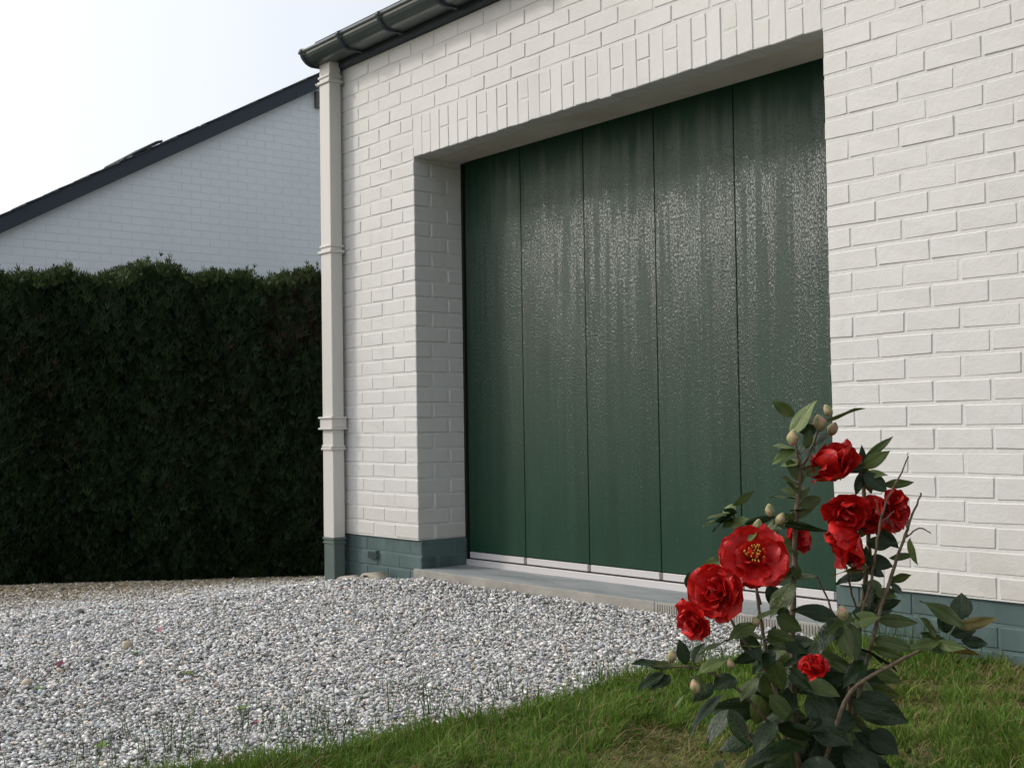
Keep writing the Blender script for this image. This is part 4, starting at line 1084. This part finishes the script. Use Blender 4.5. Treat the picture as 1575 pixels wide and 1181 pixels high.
((0.053, -0.068, 0.299), (0.081, -0.057, 0.26), 0.0215, -42.0, 1),
((-0.014, 0.118, 0.212), (-0.033, 0.085, 0.171), 0.0253, 22.0, 1),
((0.054, 0.016, 0.38), (0.093, -0.009, 0.354), 0.0288, -10.0, 1),
((-0.011, -0.024, 0.369), (-0.058, -0.051, 0.343), 0.0252, 44.0, 1),
((0.043, -0.031, 0.189), (0.026, -0.015, 0.135), 0.0323, -22.0, 0),
((0.09, -0.013, 0.243), (0.143, -0.03, 0.206), 0.0337, 22.0, 0),
((-0.002, 0.097, 0.233), (-0.027, 0.06, 0.197), 0.0252, -37.0, 0),
((0.087, 0.08, 0.139), (0.161, 0.11, 0.089), 0.0361, -43.0, 0),
((-0.028, -0.062, 0.387), (-0.006, -0.097, 0.359), 0.0238, 36.0, 0),
((0.059, -0.054, 0.189), (0.12, -0.085, 0.187), 0.0362, -20.0, 1),
((0.045, 0.108, 0.388), (0.046, 0.077, 0.326), 0.0366, 50.0, 1),
((0.011, 0.05, 0.365), (-0.06, 0.069, 0.336), 0.0364, -9.0, 1),
((-0.025, -0.038, 0.383), (-0.083, -0.028, 0.336), 0.0384, -27.0, 0),
((-0.066, -0.053, 0.375), (-0.035, -0.042, 0.319), 0.0343, -4.0, 1),
((0.008, -0.025, 0.706), (0.002, -0.042, 0.711), 0.0155, 50.0, 1),
((0.008, -0.025, 0.705), (-0.021, -0.023, 0.703), 0.0203, 30.0, 2),
((0.008, -0.025, 0.704), (-0.008, -0.019, 0.697), 0.0199, 4.0, 1),
((0.008, -0.024, 0.675), (-0.014, -0.029, 0.711), 0.0187, 1.0, 1),
((0.008, -0.025, 0.692), (0.049, 0.004, 0.7), 0.0142, 16.0, 1),
((0.003, -0.023, 0.636), (0.045, -0.006, 0.646), 0.0196, 43.0, 1),
((0.003, -0.023, 0.651), (0.019, -0.007, 0.667), 0.019, 42.0, 2),
((0.003, -0.023, 0.627), (-0.009, -0.047, 0.633), 0.0207, 9.0, 0),
((0.003, -0.023, 0.653), (-0.019, -0.017, 0.665), 0.0237, 19.0, 1),
((0.116, 0.005, 0.694), (0.135, 0.03, 0.712), 0.02, -4.0, 2),
((0.116, 0.005, 0.683), (0.144, -0.016, 0.684), 0.0166, -3.0, 2),
((0.116, 0.005, 0.698), (0.085, -0.003, 0.689), 0.0181, -15.0, 0),
((0.116, 0.005, 0.689), (0.134, 0.016, 0.658), 0.0225, 40.0, 1),
((0.116, 0.005, 0.697), (0.129, 0.014, 0.654), 0.0201, 0.0, 1),
((0.116, 0.005, 0.69), (0.079, 0.009, 0.701), 0.0224, 8.0, 1),
((0.123, 0.008, 0.604), (0.104, 0.008, 0.582), 0.0171, -36.0, 1),
((0.123, 0.008, 0.617), (0.088, -0.016, 0.586), 0.0241, -1.0, 0),
((0.123, 0.009, 0.596), (0.15, -0.003, 0.623), 0.0157, -3.0, 1),
((0.123, 0.007, 0.626), (0.094, 0.005, 0.603), 0.0151, 48.0, 1),
((0.123, 0.009, 0.594), (0.163, 0.014, 0.61), 0.0241, 11.0, 0),
((0.121, 0.011, 0.525), (0.083, 0.015, 0.556), 0.0242, 26.0, 2),
((0.121, 0.011, 0.538), (0.113, -0.006, 0.564), 0.0174, -1.0, 1),
((0.121, 0.011, 0.531), (0.094, 0.004, 0.546), 0.0183, 6.0, 1),
((0.121, 0.011, 0.536), (0.148, 0.017, 0.519), 0.0195, 6.0, 0),
((0.121, 0.011, 0.542), (0.129, 0.036, 0.514), 0.0139, -8.0, 1),
((0.121, 0.01, 0.549), (0.129, -0.001, 0.527), 0.0139, -5.0, 0),
((0.121, 0.011, 0.538), (0.099, 0.035, 0.55), 0.0206, 6.0, 1),
((0.113, -0.048, 0.492), (0.138, -0.042, 0.508), 0.0221, -22.0, 1),
((0.113, -0.048, 0.504), (0.119, -0.026, 0.52), 0.0226, 14.0, 1),
((0.113, -0.047, 0.484), (0.099, -0.024, 0.484), 0.0155, -15.0, 1),
((0.113, -0.048, 0.501), (0.144, -0.058, 0.495), 0.0177, 2.0, 1),
((0.114, -0.048, 0.513), (0.102, -0.051, 0.474), 0.0179, 43.0, 0),
((-0.005, -0.019, 0.54), (-0.04, -0.001, 0.524), 0.0204, 28.0, 0),
((-0.005, -0.019, 0.519), (0.038, 0.006, 0.526), 0.018, -16.0, 1),
((-0.005, -0.019, 0.534), (-0.041, -0.003, 0.516), 0.0225, -10.0, 1),
((-0.005, -0.019, 0.52), (0.005, -0.014, 0.54), 0.0202, 45.0, 1),
((-0.099, -0.022, 0.611), (-0.136, -0.05, 0.623), 0.0145, 46.0, 0),
((-0.099, -0.022, 0.623), (-0.119, -0.053, 0.637), 0.0186, 28.0, 0),
((-0.099, -0.022, 0.624), (-0.111, -0.013, 0.632), 0.0247, -22.0, 2),
((-0.099, -0.023, 0.628), (-0.137, -0.047, 0.605), 0.0188, 32.0, 0),
((-0.032, -0.021, 0.591), (-0.006, -0.005, 0.628), 0.0148, -17.0, 1),
((-0.032, -0.022, 0.605), (0.001, -0.013, 0.62), 0.0229, 45.0, 1),
((-0.032, -0.022, 0.613), (-0.056, -0.023, 0.584), 0.0184, 7.0, 1),
((-0.06, -0.065, 0.424), (-0.105, -0.082, 0.428), 0.0239, 28.0, 2),
((-0.06, -0.065, 0.431), (-0.099, -0.095, 0.451), 0.0205, 26.0, 1),
((-0.06, -0.065, 0.428), (-0.015, -0.038, 0.42), 0.0194, -1.0, 1),
((-0.06, -0.066, 0.445), (-0.026, -0.083, 0.432), 0.0179, 27.0, 1),
((-0.06, -0.065, 0.427), (-0.042, -0.053, 0.45), 0.0137, 50.0, 1),
((-0.06, -0.065, 0.417), (-0.085, -0.079, 0.411), 0.0225, 39.0, 1),
((0.077, -0.047, 0.469), (0.036, -0.068, 0.441), 0.0205, -25.0, 1),
((0.077, -0.047, 0.463), (0.049, -0.027, 0.459), 0.0147, 5.0, 0),
((0.077, -0.047, 0.469), (0.12, -0.052, 0.464), 0.0247, -3.0, 0),
((0.077, -0.046, 0.436), (0.043, -0.03, 0.446), 0.0222, -8.0, 1),
((0.077, -0.046, 0.456), (0.11, -0.071, 0.467), 0.0244, 35.0, 2),
((0.201, -0.116, 0.45), (0.192, -0.129, 0.453), 0.0231, 19.0, 0),
((0.201, -0.116, 0.436), (0.17, -0.113, 0.43), 0.0177, -32.0, 1),
((0.2, -0.115, 0.425), (0.178, -0.103, 0.421), 0.0204, 27.0, 1),
((0.2, -0.115, 0.429), (0.172, -0.093, 0.443), 0.0221, -35.0, 0),
((0.2, -0.115, 0.419), (0.173, -0.123, 0.428), 0.0144, -9.0, 1)]
FLOWERS = [((-0.081, -0.08, 0.558), 0.1003, (-0.12, 0.42, -0.9), 'open'),
((-0.137, -0.098, 0.509), 0.0829, (-0.45, 0.25, -0.85), 'ruffled'),
((-0.171, -0.087, 0.471), 0.0617, (-0.75, -0.35, -0.55), 'ruffled'),
((0.07, -0.024, 0.677), 0.0848, (-0.4, 0.88, -0.2), 'cup'),
((0.08, -0.023, 0.63), 0.0713, (-0.2, -0.45, -0.85), 'ruffled'),
((0.141, -0.033, 0.628), 0.0733, (0.72, 0.1, -0.7), 'ruffled'),
((0.094, -0.041, 0.59), 0.081, (-0.8, -0.5, -0.05), 'cup'),
((-0.008, 0.009, 0.575), 0.054, (0.8, 0.3, -0.1), 'cup'),
((0.123, 0.008, 0.616), 0.0598, (0.1, 0.2, -0.9), 'ruffled'),
((-0.01, -0.164, 0.4), 0.0424, (-0.2, 0.8, -0.5), 'cup')]
BUDS = [((0.022, -0.008, 0.776), 0.0114), ((-0.009, -0.047, 0.744), 0.013), ((0.039, -0.028, 0.766), 0.0135), ((0.064, -0.007, 0.756), 0.0114), ((0.058, -0.008, 0.786), 0.0104), ((-0.045, -0.033, 0.629), 0.0104), ((-0.031, -0.042, 0.616), 0.0104), ((-0.069, -0.052, 0.606), 0.0114), ((0.05, -0.097, 0.475), 0.0114), ((-0.215, -0.115, 0.417), 0.0104), ((-0.126, -0.114, 0.404), 0.0083), ((-0.18, -0.113, 0.371), 0.0104), ((-0.087, -0.117, 0.468), 0.0083)]
# ---------------------------------------------------------------- camellia
bush = empty('camellia_bush', 'leggy camellia bush with red flowers standing in the lawn before the garage', 'bush', (3.807,-1.89,-.227), YAW)
for pts, r0, r1 in STEMS:
    P = smoothpts(pts, 5); n = len(P)
    P = [p_+Vector((random.uniform(-1,1),random.uniform(-1,1),0))*.0012 for p_ in P]
    V, Fc = tube(P, [(r0+(r1-r0)*i/(n-1))*.001*(1+.12*(i % 5 == 0)) for i in range(n)], 8)
    obj('stem', mesh('stem', V, Fc, 'stem', True), bush)
# leaf meshes: unit length along +y, half width 1 across x (scaled later), normal +z
def leaf_mesh(seed, mat):
    r2 = random.Random(seed); nx, ny = 7, 10; V = []; Fc = []
    bend = r2.uniform(.10,.42); fold = r2.uniform(.10,.38); tw = r2.uniform(-.35,.35); wv = r2.uniform(.01,.05); ph = r2.uniform(0,6); sk = r2.uniform(-.05,.05)
    for j in range(ny):
        t = j/(ny-1)
        wd = (math.sin(math.pi*min(1, t**.86))**.8)*(1-.25*t)*.62 if 0 < t < 1 else .012
        if t > .85: wd *= .85
        y = t; z = -bend*t*t+.06*t
        for i in range(nx):
            u = i/(nx-1)*2-1; x = u*wd
            zz = fold*abs(x)*.9+wv*math.sin(9*t+ph+u*2)*abs(u)-.10*x*x*4
            ca, sa = math.cos(tw*t), math.sin(tw*t)
            V.append((x*ca-zz*sa+sk*math.sin(3*t), y-.1*bend*t*t, z+x*sa+zz*ca))
    for j in range(ny-1):
        for i in range(nx-1): a_ = j*nx+i; Fc.append((a_, a_+1, a_+nx+1, a_+nx))
    return mesh('leaf', V, Fc, mat, True)
LM = [[leaf_mesh(10*t+s, 'leaf%d' % t) for s in range(6)] for t in range(4)]
toCam = (Matrix.Rotation(-YAW, 3, 'Z') @ (CAM-Vector((3.807,-1.89,.3)))).normalized()
def orient(dirv, nor):
    y_ = dirv.normalized(); x_ = y_.cross(nor).normalized(); z_ = x_.cross(y_); return Matrix((x_, y_, z_)).transposed()
rl = random.Random(21)
for (b0, t0, wdt, roll, tone) in LEAVES:
    b_ = Vector(b0); t_ = Vector(t0); d = t_-b_; L = max(d.length, .022)
    nor = (Vector((-.25,.1,.85))+toCam*1.3).normalized()
    Mx = orient(d, nor) @ Matrix.Rotation(R(roll+rl.uniform(-14,14)), 3, 'Y')
    # lift so that the bent tip still lands near its mark
    Mx = Matrix.Rotation(rl.uniform(-.05,.05), 3, 'X') @ Mx
    o = bpy.data.objects.new('leaf', rl.choice(LM[tone])); COL.objects.link(o); o.parent = bush
    sx = wdt/1.05
    o.matrix_local = Matrix.Translation(b_) @ Mx.to_4x4() @ Matrix.Diagonal((sx, L*1.13, L*.8, 1))
# petals: unit length along +y, cupped towards +z
def petal_mesh(seed, cup, narrow=1.0):
    r2 = random.Random(seed); nx, ny = 11, 9; V = []; Fc = []; ph = r2.uniform(0,6); ph2 = r2.uniform(0,6)
    rf = r2.uniform(.08,.17); notch = r2.uniform(.02,.10); curl = r2.uniform(-.20,.12)
    for j in range(ny):
        t = j/(ny-1)
        wd = narrow*(.16+.50*math.sin(math.pi*.5*min(1, t*1.35)))*(1-max(0, t-.72)**2*4.2)
        for i in range(nx):
            u = i/(nx-1)*2-1; x = u*wd
            y = t*(1-.20*u*u*t-notch*math.exp(-(u*4)**2)*t**4)+.018*math.sin(u*7+ph)*t*t
            z = cup*(.75*x*x+.45*t*t)+rf*t*t*math.sin(u*4.6+ph)*(.3+abs(u))+.04*math.sin(t*7+ph2)*t+curl*t**4+.03*math.sin(u*9+ph2)*t**3
            V.append((x, y, z))
    for j in range(ny-1):
        for i in range(nx-1): a_ = j*nx+i; Fc.append((a_, a_+1, a_+nx+1, a_+nx))
    return mesh('petal', V, Fc, 'petal', True)
PM = {'out': [petal_mesh(s, .22) for s in range(5)], 'mid': [petal_mesh(20+s, .5) for s in range(5)], 'in': [petal_mesh(40+s, .8, .8) for s in range(5)]}
def stamen_mesh(seed):
    r2 = random.Random(seed); V = []; Fc = []
    for k in range(34):
        a_ = r2.uniform(0,6.28); s = r2.uniform(.02,.14); b_ = Vector((s*.5*math.cos(a_), s*.5*math.sin(a_), 0)); e = Vector((s*1.3*math.cos(a_), s*1.3*math.sin(a_), r2.uniform(.28,.38)))
        v, f_ = tube([b_, (b_+e)/2, e-Vector((0,0,.03)), e], [.007,.006,.014,.012], 5); i0 = len(V); V += v; Fc += [tuple(q_+i0 for q_ in g_) for g_ in f_]
    return mesh('stamens', V, Fc, 'stamen', True)
SM = stamen_mesh(3)
rf_ = random.Random(5)
for c0, D, nrm, kind in FLOWERS:
    f_ = bpy.data.objects.new('flower', None); f_.empty_display_size = .02; COL.objects.link(f_); f_.parent = bush
    z_ = Vector((nrm[0], nrm[2], nrm[1])).normalized(); x_ = z_.orthogonal().normalized(); y_ = z_.cross(x_)
    f_.matrix_local = Matrix.Translation(c0) @ Matrix((x_, y_, z_)).transposed().to_4x4() @ Matrix.Rotation(rf_.uniform(0,6), 4, 'Z')
    Rr = D*.5
    if kind == 'open': wh = [('out',5,1.06,8,0.0),('out',5,.98,24,.03),('mid',4,.72,42,.05),('in',2,.5,60,.05)]
    elif kind == 'ruffled': wh = [('out',5,1.1,14,0),('mid',5,1.0,36,.03),('mid',4,.85,54,.06),('in',4,.65,68,.06)]
    else: wh = [('out',4,1.25,34,0),('mid',5,1.35,54,.02),('mid',5,1.25,66,.04),('in',4,1.0,76,.04)]
    for typ, n, ln, tilt, zoff in wh:
        a0 = rf_.uniform(0,6)
        for k in range(n):
            a_ = a0+2*math.pi*k/n+rf_.uniform(-.22,.22); l = Rr*ln*rf_.uniform(.82,1.14)
            o = bpy.data.objects.new('petal', rf_.choice(PM[typ])); COL.objects.link(o); o.parent = f_
            Mx = Matrix.Translation((0,0,zoff*Rr)) @ Matrix.Rotation(a_, 4, 'Z') @ Matrix.Rotation(R(tilt+rf_.uniform(-9,9)), 4, 'X') @ Matrix.Rotation(R(rf_.uniform(-14,14)), 4, 'Y') @ Matrix.Translation((0, Rr*.05, 0))
            o.matrix_local = Mx @ Matrix.Diagonal((l, l, l, 1))
    if kind != 'cup':
        o = obj('stamens', SM, f_, (0,0,.02*Rr)); o.scale = (Rr*(1.75 if kind == 'open' else 1.0),)*3
# buds: overlapping scales swelling round an egg
def bud_mesh(seed):
    V = []; Fc = []; n, m = 12, 9; r2 = random.Random(seed); ph = r2.uniform(0,6)
    for j in range(m):
        t = j/(m-1); rr = math.sin(math.pi*(.04+.93*t))**.75*(1-.22*t); z = -1.05+2.4*t
        for i in range(n):
            a_ = 2*math.pi*i/n; k = 1+.07*math.sin(2*a_+t*4+ph)+.05*math.sin(5*a_+t*9)
            V.append((rr*k*math.cos(a_+t*.5), rr*k*math.sin(a_+t*.5), z))
    for j in range(m-1):
        for i in range(n): Fc.append((j*n+i, j*n+(i+1) % n, (j+1)*n+(i+1) % n, (j+1)*n+i))
    Fc += [tuple(range(n-1,-1,-1)), tuple(range((m-1)*n, m*n))]
    return mesh('bud', V, Fc, 'bud', True)
BM = [bud_mesh(s) for s in range(4)]
for c0, r_ in BUDS:
    obj('bud', rl.choice(BM), bush, c0, (rl.uniform(-.5,.5), rl.uniform(-.5,.5), rl.uniform(0,6)), (r_*.82, r_*.82, r_*.86))
